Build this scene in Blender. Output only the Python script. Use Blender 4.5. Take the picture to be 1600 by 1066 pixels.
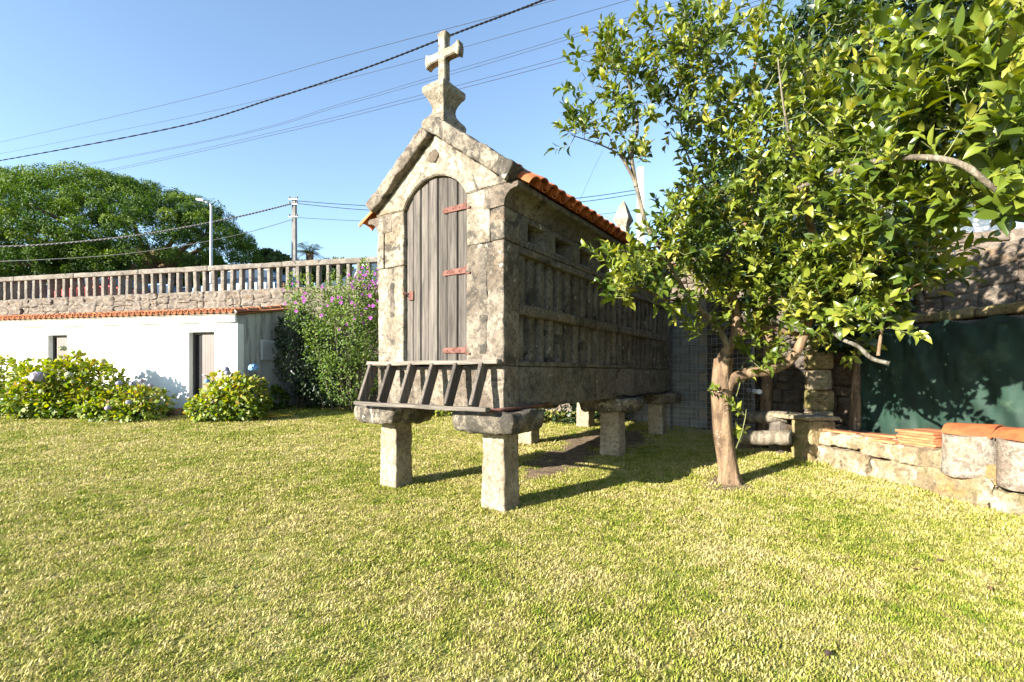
import bpy, bmesh, math, random
import numpy as np
from mathutils import Vector, Matrix, noise
random.seed(7); RNG = np.random.default_rng(7)
R = math.radians
for o in list(bpy.data.objects): bpy.data.objects.remove(o)
sc = bpy.context.scene
COL = sc.collection

# ---------------------------------------------------------------- camera, sky, sun, exposure
F, HX, HY, CH = 755.0, 800.0, 583.0, 1.5          # focal length and horizon of the photograph in its pixels, camera height
cam = bpy.data.cameras.new('camera'); camo = bpy.data.objects.new('camera', cam); COL.objects.link(camo)
camo.location = (0, 0, CH); camo.rotation_euler = (R(90), 0, 0)
cam.sensor_width = 36; cam.lens = F/1600*36; cam.shift_y = (HY-533)/1600; cam.clip_start = .05; cam.clip_end = 5000
sc.camera = camo
SUN_AZ, SUN_EL = 54.0, 19.0                       # light travels towards (sin az, cos az); sun stands behind the camera's left shoulder
ldir = Vector((math.sin(R(SUN_AZ))*math.cos(R(SUN_EL)), math.cos(R(SUN_AZ))*math.cos(R(SUN_EL)), -math.sin(R(SUN_EL))))
world = bpy.data.worlds.new('World'); sc.world = world; world.use_nodes = True
wn = world.node_tree; wn.nodes.clear()
sky = wn.nodes.new('ShaderNodeTexSky'); sky.sky_type = 'NISHITA'; sky.sun_disc = False
sky.sun_elevation = R(SUN_EL); sky.sun_rotation = R(SUN_AZ+180)
sky.altitude = 50; sky.air_density = 1.0; sky.dust_density = 0.15; sky.ozone_density = 1.6
bg = wn.nodes.new('ShaderNodeBackground'); bg.inputs['Strength'].default_value = 0.086
wo = wn.nodes.new('ShaderNodeOutputWorld')
wn.links.new(sky.outputs[0], bg.inputs[0]); wn.links.new(bg.outputs[0], wo.inputs[0])
sl = bpy.data.lights.new('sun', 'SUN'); sl.energy = 5.0; sl.angle = R(0.5); sl.color = (1.0, .945, .85)
so = bpy.data.objects.new('sun', sl); COL.objects.link(so); so.rotation_euler = ldir.to_track_quat('-Z', 'Y').to_euler()
so.location = (-20, -15, 20)
sc.view_settings.view_transform = 'Standard'; sc.view_settings.look = 'None'
sc.view_settings.exposure = 2.1; sc.view_settings.gamma = 1.0; sc.view_settings.use_curve_mapping = False
sc.render.engine = 'CYCLES'; sc.cycles.use_denoising = True
sc.cycles.max_bounces = 6; sc.cycles.transparent_max_bounces = 8
try: sc.cycles.denoiser = 'OPENIMAGEDENOISE'
except Exception: pass

def P(px, py, Y): return Vector(((px-HX)/F*Y, Y, CH-(py-HY)/F*Y))
def gz(x, y): return .05*(min(y, 16)-5.15)
def G(px, py):
    Y = (CH+.05*5.15)*F/(py-HY+.05*F); X = (px-HX)/F*Y
    return Vector((X, Y, gz(X, Y)))

# ---------------------------------------------------------------- mesh helpers
class MB:
    def __init__(s): s.v = []; s.f = []; s.sm = []
    def add(s, vs, fs, smooth=False):
        o = len(s.v); s.v += [tuple(v) for v in vs]
        for f in fs: s.f.append(tuple(i+o for i in f)); s.sm.append(smooth)
        return s
    def box(s, x0, x1, y0, y1, z0, z1):
        return s.add([(x0,y0,z0),(x1,y0,z0),(x1,y1,z0),(x0,y1,z0),(x0,y0,z1),(x1,y0,z1),(x1,y1,z1),(x0,y1,z1)],
                     [(0,3,2,1),(4,5,6,7),(0,1,5,4),(1,2,6,5),(2,3,7,6),(3,0,4,7)])
    def tube(s, pts, rad, n=8, cap=True, smooth=True):
        pts = [Vector(p) for p in pts]; m = len(pts)
        if not hasattr(rad, '__len__'): rad = [rad]*m
        vs = []; fs = []; up = Vector((.13, .21, .97))
        for i, p in enumerate(pts):
            t = (pts[min(i+1, m-1)]-pts[max(i-1, 0)])
            t = t.normalized() if t.length > 1e-9 else Vector((0, 0, 1))
            a = t.cross(up)
            if a.length < .15: a = t.cross(Vector((1, 0, 0)))
            a.normalize(); b = t.cross(a).normalized()
            if i and (a.dot(pa) < 0): a = -a; b = -b
            pa = a
            for k in range(n):
                an = 2*math.pi*k/n; vs.append(p+(a*math.cos(an)+b*math.sin(an))*rad[i])
        for i in range(m-1):
            for k in range(n):
                fs.append((i*n+k, i*n+(k+1) % n, (i+1)*n+(k+1) % n, (i+1)*n+k))
        s.add(vs, fs, smooth)
        if cap and n > 2:
            s.add(vs[:n], [tuple(range(n-1, -1, -1))]); s.add(vs[-n:], [tuple(range(n))])
        return s
    def prism(s, poly, y0, y1):                     # poly in (x, z), extruded along y
        n = len(poly)
        vs = [(x, y0, z) for x, z in poly]+[(x, y1, z) for x, z in poly]
        fs = [tuple(range(n)), tuple(range(2*n-1, n-1, -1))]+[((i+1) % n, i, n+i, n+(i+1) % n) for i in range(n)]
        return s.add(vs, fs)
    def rings(s, rings, smooth=False, cap=True):    # list of equal-length closed loops
        n = len(rings[0]); vs = [p for r in rings for p in r]; fs = []
        for i in range(len(rings)-1):
            for k in range(n): fs.append((i*n+k, i*n+(k+1) % n, (i+1)*n+(k+1) % n, (i+1)*n+k))
        s.add(vs, fs, smooth)
        if cap: s.add(rings[0], [tuple(range(n-1, -1, -1))]); s.add(rings[-1], [tuple(range(n))])
        return s
    def mesh(s, name='mesh', fix=True, bevel=0, seg=2):
        me = bpy.data.meshes.new(name); me.from_pydata(s.v, [], s.f)
        me.polygons.foreach_set('use_smooth', s.sm)
        if fix or bevel:
            bm = bmesh.new(); bm.from_mesh(me); bmesh.ops.remove_doubles(bm, verts=bm.verts, dist=1e-5)
            bmesh.ops.recalc_face_normals(bm, faces=bm.faces)
            if bevel: bmesh.ops.bevel(bm, geom=[e for e in bm.edges if len(e.link_faces) == 2 and e.calc_face_angle(0) > .5], offset=bevel, segments=seg, affect='EDGES', clamp_overlap=True)
            bm.to_mesh(me); bm.free()
        me.update(); return me
def link(name, me, mat, parent=None):
    o = bpy.data.objects.new(name, me); COL.objects.link(o)
    if me is not None and mat is not None and not me.materials: me.materials.append(mat)
    if parent is not None: o.parent = parent
    return o
def obj(name, mb, mat, parent=None, bevel=0, fix=True, seg=2): return link(name, mb.mesh(name, fix, bevel, seg), mat, parent)
def empty(name, loc=(0, 0, 0), rz=0):
    o = bpy.data.objects.new(name, None); COL.objects.link(o); o.location = loc; o.rotation_euler = (0, 0, rz); o.empty_display_size = .2
    return o
def tag(o, label, cat, group=None):
    o['label'] = label; o['category'] = cat
    if group: o['group'] = group
    return o
def struct(o): o['kind'] = 'structure'; return o
def stuff(o): o['kind'] = 'stuff'; return o

def nz(p, f, seed=0): return noise.noise_vector(Vector(p)*f+Vector((seed*7.13, seed*3.7, seed*1.9)))
def stone_mesh(x0, x1, y0, y1, z0, z1, bev=.02, amp=.008, seed=0, step=.12, freq=5.0, shape=None, fine=.35):
    """a rough, rounded block of stone between the given bounds (bounds in the parent's space)"""
    c = Vector(((x0+x1)/2, (y0+y1)/2, (z0+z1)/2)); h = [(x1-x0)/2, (y1-y0)/2, (z1-z0)/2]
    bev = min(bev, min(h)*.9); ax = []
    for k in range(3):
        n = max(1, min(44, int(2*(h[k]-bev)/step)))
        inn = [-(h[k]-bev)+2*(h[k]-bev)*i/n for i in range(n+1)]
        ax.append([-h[k], -h[k]+bev*.4]+inn+[h[k]-bev*.4, h[k]])
    idx = {}; vs = []; fs = []
    def vert(i, j, k):
        key = (i, j, k)
        if key not in idx:
            p = Vector((ax[0][i], ax[1][j], ax[2][k]))
            q = Vector([max(-(h[a]-bev), min(h[a]-bev, p[a])) for a in range(3)])
            d = p-q
            if d.length > 1e-9: p = q+d.normalized()*bev
            w = p+c
            w = w+nz(w, freq, seed)*amp+nz(w, freq*4, seed+3)*amp*fine
            if shape: w = shape(w)
            idx[key] = len(vs); vs.append(w)
        return idx[key]
    n0, n1, n2 = [len(a)-1 for a in ax]
    for i in range(n0):
        for j in range(n1):
            fs.append((vert(i,j,0), vert(i,j+1,0), vert(i+1,j+1,0), vert(i+1,j,0))); fs.append((vert(i,j,n2), vert(i+1,j,n2), vert(i+1,j+1,n2), vert(i,j+1,n2)))
    for i in range(n0):
        for k in range(n2):
            fs.append((vert(i,0,k), vert(i+1,0,k), vert(i+1,0,k+1), vert(i,0,k+1))); fs.append((vert(i,n1,k), vert(i,n1,k+1), vert(i+1,n1,k+1), vert(i+1,n1,k)))
    for j in range(n1):
        for k in range(n2):
            fs.append((vert(0,j,k), vert(0,j,k+1), vert(0,j+1,k+1), vert(0,j+1,k))); fs.append((vert(n0,j,k), vert(n0,j+1,k), vert(n0,j+1,k+1), vert(n0,j,k+1)))
    me = bpy.data.meshes.new('stone'); me.from_pydata(vs, [], fs); me.polygons.foreach_set('use_smooth', [True]*len(fs)); me.update()
    return me
SEED = [0]
def stone(name, parent, mat, x0, x1, y0, y1, z0, z1, **k):
    SEED[0] += 1
    return link(name, stone_mesh(x0, x1, y0, y1, z0, z1, seed=SEED[0], **k), mat, parent)
def smooth_path(pts, n=6):
    pts = [Vector(p) for p in pts]; out = []
    for i in range(len(pts)-1):
        p0 = pts[max(i-1, 0)]; p1 = pts[i]; p2 = pts[i+1]; p3 = pts[min(i+2, len(pts)-1)]
        for k in range(n):
            t = k/n
            out.append(.5*((2*p1)+(-p0+p2)*t+(2*p0-5*p1+4*p2-p3)*t*t+(-p0+3*p1-3*p2+p3)*t**3))
    out.append(pts[-1]); return out

def rubble(x0, x1, z0, z1, wmin=.28, wmax=.75, hmin=.16, hmax=.36):
    """cut a rectangle into uneven stone-sized rectangles"""
    w_, h_ = x1-x0, z1-z0
    if w_ > wmax and (w_ > 1.6*h_ or h_ <= hmax):
        k = x0+w_*random.uniform(.38, .62); return rubble(x0, k, z0, z1, wmin, wmax, hmin, hmax)+rubble(k, x1, z0, z1, wmin, wmax, hmin, hmax)
    if h_ > hmax:
        k = z0+h_*random.uniform(.36, .64); return rubble(x0, x1, z0, k, wmin, wmax, hmin, hmax)+rubble(x0, x1, k, z1, wmin, wmax, hmin, hmax)
    return [(x0, x1, z0, z1)]
def lay(rects, src, parent, y, depth, jit=.025, grow=1.05):
    for (a, b, c, d) in rects:
        s_ = link('stone', src[random.randrange(len(src))], None, parent); s_.location = ((a+b)/2, y+random.uniform(-jit, jit), (c+d)/2)
        s_.scale = ((b-a)*grow, depth, (d-c)*grow); s_.rotation_euler = (0, random.choice((0, math.pi))+random.uniform(-.04, .04), random.choice((0, math.pi)))

# ---------------------------------------------------------------- materials
def new_mat(name):
    m = bpy.data.materials.new(name); m.use_nodes = True; nt = m.node_tree; nt.nodes.clear()
    out = nt.nodes.new('ShaderNodeOutputMaterial'); b = nt.nodes.new('ShaderNodeBsdfPrincipled'); nt.links.new(b.outputs[0], out.inputs[0])
    return m, nt, b, out
def N(nt, typ, **kw):
    n = nt.nodes.new(typ)
    for k, v in kw.items(): setattr(n, k, v)
    return n
def coords(nt, kind='Object', rnd=0.0):
    tc = N(nt, 'ShaderNodeTexCoord'); s = tc.outputs[kind]
    if rnd:
        oi = N(nt, 'ShaderNodeObjectInfo'); a = N(nt, 'ShaderNodeVectorMath', operation='MULTIPLY'); a.inputs[1].default_value = (rnd, rnd*1.7, rnd*.6)
        nt.links.new(oi.outputs['Random'], a.inputs[0]); b = N(nt, 'ShaderNodeVectorMath', operation='ADD')
        nt.links.new(s, b.inputs[0]); nt.links.new(a.outputs[0], b.inputs[1]); s = b.outputs[0]
    return s
def noi(nt, co, scale, detail=4, rough=.55, dist=0):
    n = N(nt, 'ShaderNodeTexNoise'); n.inputs['Scale'].default_value = scale; n.inputs['Detail'].default_value = detail
    n.inputs['Roughness'].default_value = rough; n.inputs['Distortion'].default_value = dist; nt.links.new(co, n.inputs['Vector']); return n.outputs['Fac']
def ramp(nt, fac, a, b, lo=0., hi=1.):
    n = N(nt, 'ShaderNodeMapRange'); n.inputs[1].default_value = a; n.inputs[2].default_value = b; n.inputs[3].default_value = lo; n.inputs[4].default_value = hi
    n.interpolation_type = 'SMOOTHSTEP'; nt.links.new(fac, n.inputs[0]); return n.outputs[0]
def mix(nt, fac, a, b):
    n = N(nt, 'ShaderNodeMix', data_type='RGBA')
    for s, v in ((n.inputs[0], fac), (n.inputs[6], a), (n.inputs[7], b)):
        if hasattr(v, 'is_linked') or hasattr(v, 'links'): nt.links.new(v, s)
        else: s.default_value = v if not hasattr(v, '__len__') else (*v, 1)
    return n.outputs[2]
def math_(nt, op, a, b=None):
    n = N(nt, 'ShaderNodeMath', operation=op)
    for s, v in ((n.inputs[0], a), (n.inputs[1], b)):
        if v is None: continue
        if hasattr(v, 'links'): nt.links.new(v, s)
        else: s.default_value = v
    return n.outputs[0]
def bump(nt, b, h, strength=.5, dist=.01, prev=None):
    n = N(nt, 'ShaderNodeBump'); n.inputs['Strength'].default_value = strength; n.inputs['Distance'].default_value = dist
    nt.links.new(h, n.inputs['Height'])
    if prev is not None: nt.links.new(prev, n.inputs['Normal'])
    nt.links.new(n.outputs[0], b.inputs['Normal']); return n.outputs[0]
def granite(name, light=(.46,.40,.31), dark=(.27,.225,.17), black=.35, white=.5, ochre=.2, blackcol=(.045,.04,.034), scale=1.0, moss=0.0):
    """weathered granite: cream and brown patches, black and white lichen crusts, ochre stains, pits and mica speckle"""
    m, nt, b, o = new_mat(name); co = coords(nt, 'Object', 9.0)
    c = mix(nt, ramp(nt, noi(nt, co, 2.4*scale, 7, .66, .4), .38, .62), dark, light)
    c = mix(nt, math_(nt, 'MULTIPLY', ramp(nt, noi(nt, co, 1.5*scale, 6, .65, .3), .52, .68), ochre), c, (.30, .165, .045))
    pit = noi(nt, co, 19*scale, 8, .75)
    c = mix(nt, ramp(nt, pit, .54, .40, 0, .62), c, tuple(x*.33 for x in dark))
    sp = noi(nt, co, 120*scale, 3, .8)
    c = mix(nt, ramp(nt, sp, .50, .36, 0, .6), c, (.07, .058, .047)); c = mix(nt, ramp(nt, sp, .56, .70, 0, .45), c, tuple(min(.7, x*1.7) for x in light))
    bl = math_(nt, 'MULTIPLY', ramp(nt, noi(nt, co, 3.1*scale, 9, .74, .6), .645-.2*black, .70-.2*black), ramp(nt, noi(nt, co, 38*scale, 5, .75), .34, .50))
    c = mix(nt, math_(nt, 'MULTIPLY', bl, .88), c, blackcol)
    wm = math_(nt, 'MULTIPLY', ramp(nt, noi(nt, co, 8.5*scale, 9, .72, .5), .685-.15*white, .715-.15*white), ramp(nt, noi(nt, co, 1.7*scale, 4), .46, .60))
    c = mix(nt, math_(nt, 'MULTIPLY', wm, .75), c, (.50, .485, .42))
    if moss: c = mix(nt, math_(nt, 'MULTIPLY', ramp(nt, noi(nt, co, 2.7*scale, 6, .65), .48, .6), moss), c, (.13, .14, .035))
    nt.links.new(c, b.inputs['Base Color']); b.inputs['Roughness'].default_value = .92; b.inputs['Specular IOR Level'].default_value = .2
    h1 = bump(nt, b, pit, .9, .028)
    bump(nt, b, sp, .7, .008, h1)
    return m
def plain(name, col, rough=.6, var=.25, scale=6, bumpd=0, metal=0, spec=.4, col2=None, kind='Object', rnd=5.0, bscale=40, detail=4):
    m, nt, b, o = new_mat(name); co = coords(nt, kind, rnd)
    c2 = col2 or tuple(x*(1-var) for x in col)
    c = mix(nt, ramp(nt, noi(nt, co, scale, detail, .6), .35, .65), c2, col)
    nt.links.new(c, b.inputs['Base Color']); b.inputs['Roughness'].default_value = rough; b.inputs['Metallic'].default_value = metal; b.inputs['Specular IOR Level'].default_value = spec
    if bumpd: bump(nt, b, noi(nt, co, bscale, 5, .65), .6, bumpd)
    return m
def wood(name, c1, c2, axis=2, fine=42, knots=.5, rnd=13.0):
    m, nt, b, o = new_mat(name); co = coords(nt, 'Object', rnd)
    mp = N(nt, 'ShaderNodeMapping'); s = [fine]*3; s[axis] = fine*.035; mp.inputs['Scale'].default_value = s; nt.links.new(co, mp.inputs['Vector'])
    g = noi(nt, mp.outputs[0], 1.0, 6, .7, .8)
    mp2 = N(nt, 'ShaderNodeMapping'); s = [9]*3; s[axis] = .9; mp2.inputs['Scale'].default_value = s; nt.links.new(co, mp2.inputs['Vector'])
    g2 = noi(nt, mp2.outputs[0], 1.0, 3, .6, 1.5)
    oi = N(nt, 'ShaderNodeObjectInfo')
    c = mix(nt, ramp(nt, g, .32, .68), c2, c1); c = mix(nt, ramp(nt, g2, .45, .75, 0, .55), c, tuple(x*.55 for x in c2))
    hs = N(nt, 'ShaderNodeHueSaturation'); nt.links.new(c, hs.inputs['Color']); nt.links.new(ramp(nt, oi.outputs['Random'], 0, 1, .75, 1.25), hs.inputs['Value'])
    nt.links.new(hs.outputs[0], b.inputs['Base Color']); b.inputs['Roughness'].default_value = .85; b.inputs['Specular IOR Level'].default_value = .2
    bump(nt, b, g, .8, .008); return m
def leafmat(name, cols, trans=.35, rough=.42, attr='rnd', spec=.4, patch=None):
    """leaf surface with translucency; colour runs through cols by each leaf's own random value"""
    m, nt, b, o = new_mat(name)
    a = N(nt, 'ShaderNodeAttribute', attribute_name=attr); cr = N(nt, 'ShaderNodeValToRGB'); e = cr.color_ramp.elements
    while len(e) < len(cols): e.new(.5)
    for i, c in enumerate(cols): e[i].position = i/(len(cols)-1); e[i].color = (*c, 1)
    nt.links.new(a.outputs['Fac'], cr.inputs[0]); c = cr.outputs[0]
    nt.links.new(c, b.inputs['Base Color']); b.inputs['Roughness'].default_value = rough; b.inputs['Specular IOR Level'].default_value = spec
    t = N(nt, 'ShaderNodeBsdfTranslucent'); hs = N(nt, 'ShaderNodeHueSaturation'); hs.inputs['Saturation'].default_value = 1.15; hs.inputs['Value'].default_value = 1.5
    nt.links.new(c, hs.inputs['Color']); nt.links.new(hs.outputs[0], t.inputs[0])
    mx = N(nt, 'ShaderNodeMixShader'); mx.inputs[0].default_value = trans
    nt.links.new(b.outputs[0], mx.inputs[1]); nt.links.new(t.outputs[0], mx.inputs[2]); nt.links.new(mx.outputs[0], o.inputs[0])
    return m

M = {}
M['granite_pale'] = granite('granite_pale', (.37,.325,.25), (.19,.155,.112), black=.42, white=.4, ochre=.3)
M['granite'] = granite('granite', (.25,.21,.16), (.12,.094,.07), black=.55, white=.5, ochre=.2)
M['granite_lichen'] = granite('granite_lichen', (.26,.225,.17), (.115,.095,.072), black=.8, white=.8, ochre=.15)
M['granite_side'] = granite('granite_side', (.175,.153,.124), (.088,.077,.062), black=.5, white=.5, ochre=.2, blackcol=(.03,.027,.023))  # weathered flank stone, its tone lowered further to paint in the flank's shade
M['granite_rough'] = granite('granite_rough', (.16,.135,.105), (.09,.078,.062), black=.8, white=.2, ochre=.2)
M['pillar'] = granite('pillar', (.38,.32,.23), (.25,.20,.135), black=-.1, white=.0, ochre=.1)
M['rubble'] = granite('rubble', (.25,.212,.172), (.145,.12,.097), black=.35, white=.55, ochre=.3, scale=1.0)
M['baluster'] = granite('baluster', (.23,.205,.172), (.145,.127,.105), black=.3, white=.3, ochre=.15)
M['garden_stone'] = granite('garden_stone', (.44,.36,.25), (.22,.16,.09), black=.3, white=.5, ochre=.7, moss=.25)
M['mossy_stone'] = granite('mossy_stone', (.36,.27,.14), (.24,.17,.075), black=.3, white=.1, ochre=1.0, moss=.6)
M['dark_stone'] = granite('dark_stone', (.15,.125,.10), (.085,.072,.058), black=.5, white=.3, ochre=.3)
M['terrace_stone'] = granite('terrace_stone', (.27,.22,.17), (.15,.115,.088), black=.35, white=.4, ochre=.4)
M['block'] = plain('block', (.22,.215,.20), .95, .3, 3, .012, spec=.15, bscale=60)
M['plank'] = wood('plank', (.122,.106,.090), (.042,.036,.031))
M['ladder_wood'] = wood('ladder_wood', (.19,.165,.135), (.075,.063,.052), axis=0)
M['rung_wood'] = wood('rung_wood', (.12,.10,.083), (.055,.046,.038), axis=2)
M['rust'] = plain('rust', (.15,.07,.055), .85, .3, 14, .002, spec=.15, col2=(.085,.036,.027))
M['dark_rust'] = plain('dark_rust', (.13,.055,.04), .8, .4, 18, .002, spec=.3)
def tile_mat(name, c1, c2):
    m, nt, b, o = new_mat(name); co = coords(nt, 'Object', 11.0); oi = N(nt, 'ShaderNodeObjectInfo')
    c = mix(nt, ramp(nt, noi(nt, co, 7, 5, .65), .35, .68), c1, c2)
    c = mix(nt, ramp(nt, noi(nt, co, 24, 4, .7), .60, .72, 0, .5), c, (.16, .10, .06))
    hs = N(nt, 'ShaderNodeHueSaturation'); nt.links.new(c, hs.inputs['Color']); nt.links.new(ramp(nt, oi.outputs['Random'], 0, 1, .75, 1.2), hs.inputs['Value'])
    nt.links.new(hs.outputs[0], b.inputs['Base Color']); b.inputs['Roughness'].default_value = .8; b.inputs['Specular IOR Level'].default_value = .3
    bump(nt, b, noi(nt, co, 45, 4), .4, .004); return m
M['tile'] = tile_mat('tile', (.40,.115,.035), (.26,.065,.022))
M['tile_pale'] = tile_mat('tile_pale', (.38,.15,.065), (.27,.085,.034))
M['mortar'] = plain('mortar', (.30,.25,.19), .9, .25, 20, .004)
M['bark'] = None
def bark_mat(name, c1, c2, lich=.5, sc_=1.0):
    m, nt, b, o = new_mat(name); co = coords(nt, 'Object')
    mp = N(nt, 'ShaderNodeMapping'); mp.inputs['Scale'].default_value = (14*sc_, 14*sc_, 2.2*sc_); nt.links.new(co, mp.inputs['Vector'])
    g = noi(nt, mp.outputs[0], 1.0, 5, .65, .6)
    c = mix(nt, ramp(nt, g, .38, .62), c2, c1); c = mix(nt, ramp(nt, noi(nt, co, 3.5, 7, .7), .48, .66, 0, .7), c, tuple(x*.42 for x in c2))
    v = N(nt, 'ShaderNodeTexVoronoi'); v.inputs['Scale'].default_value = 24; nt.links.new(co, v.inputs['Vector'])
    sp = math_(nt, 'MULTIPLY', ramp(nt, math_(nt, 'ADD', v.outputs['Distance'], math_(nt, 'MULTIPLY', noi(nt, co, 60, 3), .3)), .32, .40, 1, 0), ramp(nt, noi(nt, co, 5, 3), .66-.12*lich, .74-.12*lich))
    c = mix(nt, math_(nt, 'MULTIPLY', sp, .7), c, (.34, .33, .27))
    nt.links.new(c, b.inputs['Base Color']); b.inputs['Roughness'].default_value = .85; b.inputs['Specular IOR Level'].default_value = .2
    g2 = noi(nt, co, 9, 7, .7)
    bump(nt, b, g2, .6, .03, bump(nt, b, g, .9, .03)); return m
M['bark'] = bark_mat('bark', (.215,.145,.085), (.11,.07,.042), .95)
M['bark_grey'] = bark_mat('bark_grey', (.20,.17,.125), (.105,.085,.06), .8)
M['bark_lichen'] = bark_mat('bark_lichen', (.15,.14,.11), (.05,.043,.03), .9)
M['twig'] = plain('twig', (.16,.17,.06), .7, .4, 9)
M['stem'] = plain('stem', (.10,.08,.05), .8, .4, 9)
M['white_paint'] = plain('white_paint', (.80,.79,.76), .85, .12, 1.2, .006, bscale=9, spec=.2, detail=9)
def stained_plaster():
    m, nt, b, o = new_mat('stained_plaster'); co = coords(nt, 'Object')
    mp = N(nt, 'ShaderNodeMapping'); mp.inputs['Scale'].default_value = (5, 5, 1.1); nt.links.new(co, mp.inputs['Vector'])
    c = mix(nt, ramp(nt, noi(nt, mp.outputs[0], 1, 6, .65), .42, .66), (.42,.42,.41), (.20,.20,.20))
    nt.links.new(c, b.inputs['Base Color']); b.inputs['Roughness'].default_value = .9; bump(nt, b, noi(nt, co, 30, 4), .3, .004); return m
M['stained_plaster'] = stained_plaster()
M['brown_door'] = plain('brown_door', (.125,.095,.08), .55, .12, 4)
M['dark_frame'] = plain('dark_frame', (.055,.05,.048), .5, .2, 4)
M['dark_opening'] = plain('dark_opening', (.012,.011,.011), .9, .2, 4)
M['reveal'] = plain('reveal', (.42,.40,.36), .85, .15, 5)
M['aluminium'] = plain('aluminium', (.58,.59,.60), .45, .1, 6, metal=.2)
M['galvanised'] = plain('galvanised', (.33,.34,.35), .45, .15, 6, metal=.6)
M['concrete'] = plain('concrete', (.19,.18,.165), .9, .25, 5, .004)
M['black_rubber'] = plain('black_rubber', (.012,.012,.014), .9, .2, 5, spec=.1)
M['pale_concrete'] = plain('pale_concrete', (.40,.385,.36), .9, .15, 5, .004)
M['cable_grey'] = plain('cable_grey', (.035,.04,.055), .9, .2, 5)
M['cable_pale'] = plain('cable_pale', (.16,.155,.14), .8, .2, 5)
M['hose'] = plain('hose', (.68,.42,.03), .4, .15, 8)
M['asphalt'] = plain('asphalt', (.055,.055,.055), .95, .2, 8)
M['soil'] = plain('soil', (.21,.155,.10), 1, .5, 9, .03, bscale=35, spec=.1, detail=8)
M['glass_dark'] = plain('glass_dark', (.03,.045,.06), .08, .1, 3, spec=.8)
M['tyre'] = plain('tyre', (.02,.02,.02), .8, .2, 5)
M['slate'] = plain('slate', (.12,.12,.125), .7, .2, 5)
M['roof_grey'] = plain('roof_grey', (.45,.52,.60), .5, .1, 5)

# ---------------------------------------------------------------- ground, lawn
lawn_m, nt, b, o = new_mat('lawn'); co = coords(nt, 'Object')
c = mix(nt, ramp(nt, noi(nt, co, .9, 5, .6), .38, .62), (.27,.23,.08), (.14,.18,.035))
c = mix(nt, ramp(nt, noi(nt, co, 45, 4, .7), .45, .7, 0, .6), c, (.33,.26,.125))
nt.links.new(c, b.inputs['Base Color']); b.inputs['Roughness'].default_value = 1; b.inputs['Specular IOR Level'].default_value = .05
bump(nt, b, noi(nt, co, 60, 5, .7), .6, .02)
LX0, LX1, LY0, LY1 = -40., 24., -12., 17.
mb = MB(); nx, ny = 64, 58
def lawn_h(x, y): return gz(x, y)+.018*noise.noise(Vector((x*.5, y*.5, 3)))+.006*noise.noise(Vector((x*2, y*2, 8)))
vs = [(LX0+(LX1-LX0)*i/nx, LY0+(LY1-LY0)*j/ny) for j in range(ny+1) for i in range(nx+1)]
mb.add([(x, y, gz(x, y)+.018*noise.noise(Vector((x*.5, y*.5, 3)))) for x, y in vs], [(j*(nx+1)+i, j*(nx+1)+i+1, (j+1)*(nx+1)+i+1, (j+1)*(nx+1)+i) for j in range(ny) for i in range(nx)], True)
struct(obj('lawn', mb, lawn_m))
far_m = plain('far_ground', (.085,.10,.035), 1, .4, .05)
mb = MB(); mb.add([(-1500,-1500,-1.4),(1500,-1500,-1.4),(1500,1500,-1.4),(-1500,1500,-1.4)], [(0,1,2,3)]); struct(obj('ground', mb, far_m))

# ---------------------------------------------------------------- the granary
GA = -33.93; GC = Vector((-.8867, 5.5387, 0)); GW = .965; GL = 6.05
gr = empty('stone_granary', GC, R(GA))
tag(gr, 'raised granite granary with stone cross, arched plank door and tiled roof standing on pillars', 'granary')
def gw(x, y, z=0):
    a = R(GA); return Vector((GC.x+x*math.cos(a)-y*math.sin(a), GC.y+x*math.sin(a)+y*math.cos(a), z))
Pa, Gr, Li, Si = M['granite_pale'], M['granite'], M['granite_lichen'], M['granite_side']
# pillars and capstones
def pillar(xc, yc, w, ztop, hgt_seed):
    wpt = gw(xc, yc); z0 = gz(wpt.x, wpt.y)-.12
    def taper(p):
        t = (p.z-z0)/(ztop-z0); k = 1.06-.10*t; return Vector((xc+(p.x-xc)*k, yc+(p.y-yc)*k, p.z))
    stone('pillar', gr, M['pillar'], xc-w/2, xc+w/2, yc-w/2, yc+w/2, z0, ztop, bev=.022, amp=.012, step=.035, freq=6, fine=.6, shape=taper)
def capstone(xc, yc, sx, sy, z0, z1, rot=0):
    ca, sa = math.cos(rot), math.sin(rot)
    def sh(p):
        t = (p.z-z0)/(z1-z0); dx, dy = p.x-xc, p.y-yc
        r = math.hypot(dx/(sx/2), dy/(sy/2)); k = (1-.13*max(0, r-.85))*(1-.16*max(0, .55-t))
        dx *= k; dy *= k; return Vector((xc+dx*ca-dy*sa, yc+dx*sa+dy*ca, p.z))
    stone('capstone', gr, Li, xc-sx/2, xc+sx/2, yc-sy/2, yc+sy/2, z0, z1, bev=.050, amp=.032, step=.032, freq=4.5, shape=sh, fine=.55)
for (xr, yc, w, cx, cy, sx, sy) in ((.735, .27, .30, .735, .24, .86, .80), (.735, 3.5, .32, .70, 3.52, 1.0, .72), (.735, 5.90, .30, .70, 5.92, 1.0, .7)):
    pillar(xr, yc, w, .90, 1); capstone(cx, cy, sx, sy, .875, 1.095, .06)
for (xr, yc, w, cx, cy, sx, sy) in ((-.90, .25, .29, -.90, .22, .80, .78), (-.92, 3.5, .30, -.80, 3.5, .9, .72), (-.90, 5.90, .30, -.80, 5.92, .9, .7)):
    pillar(xr, yc, w, .90, 1); capstone(cx, cy, sx, sy, .875, 1.095, -.05)
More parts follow.
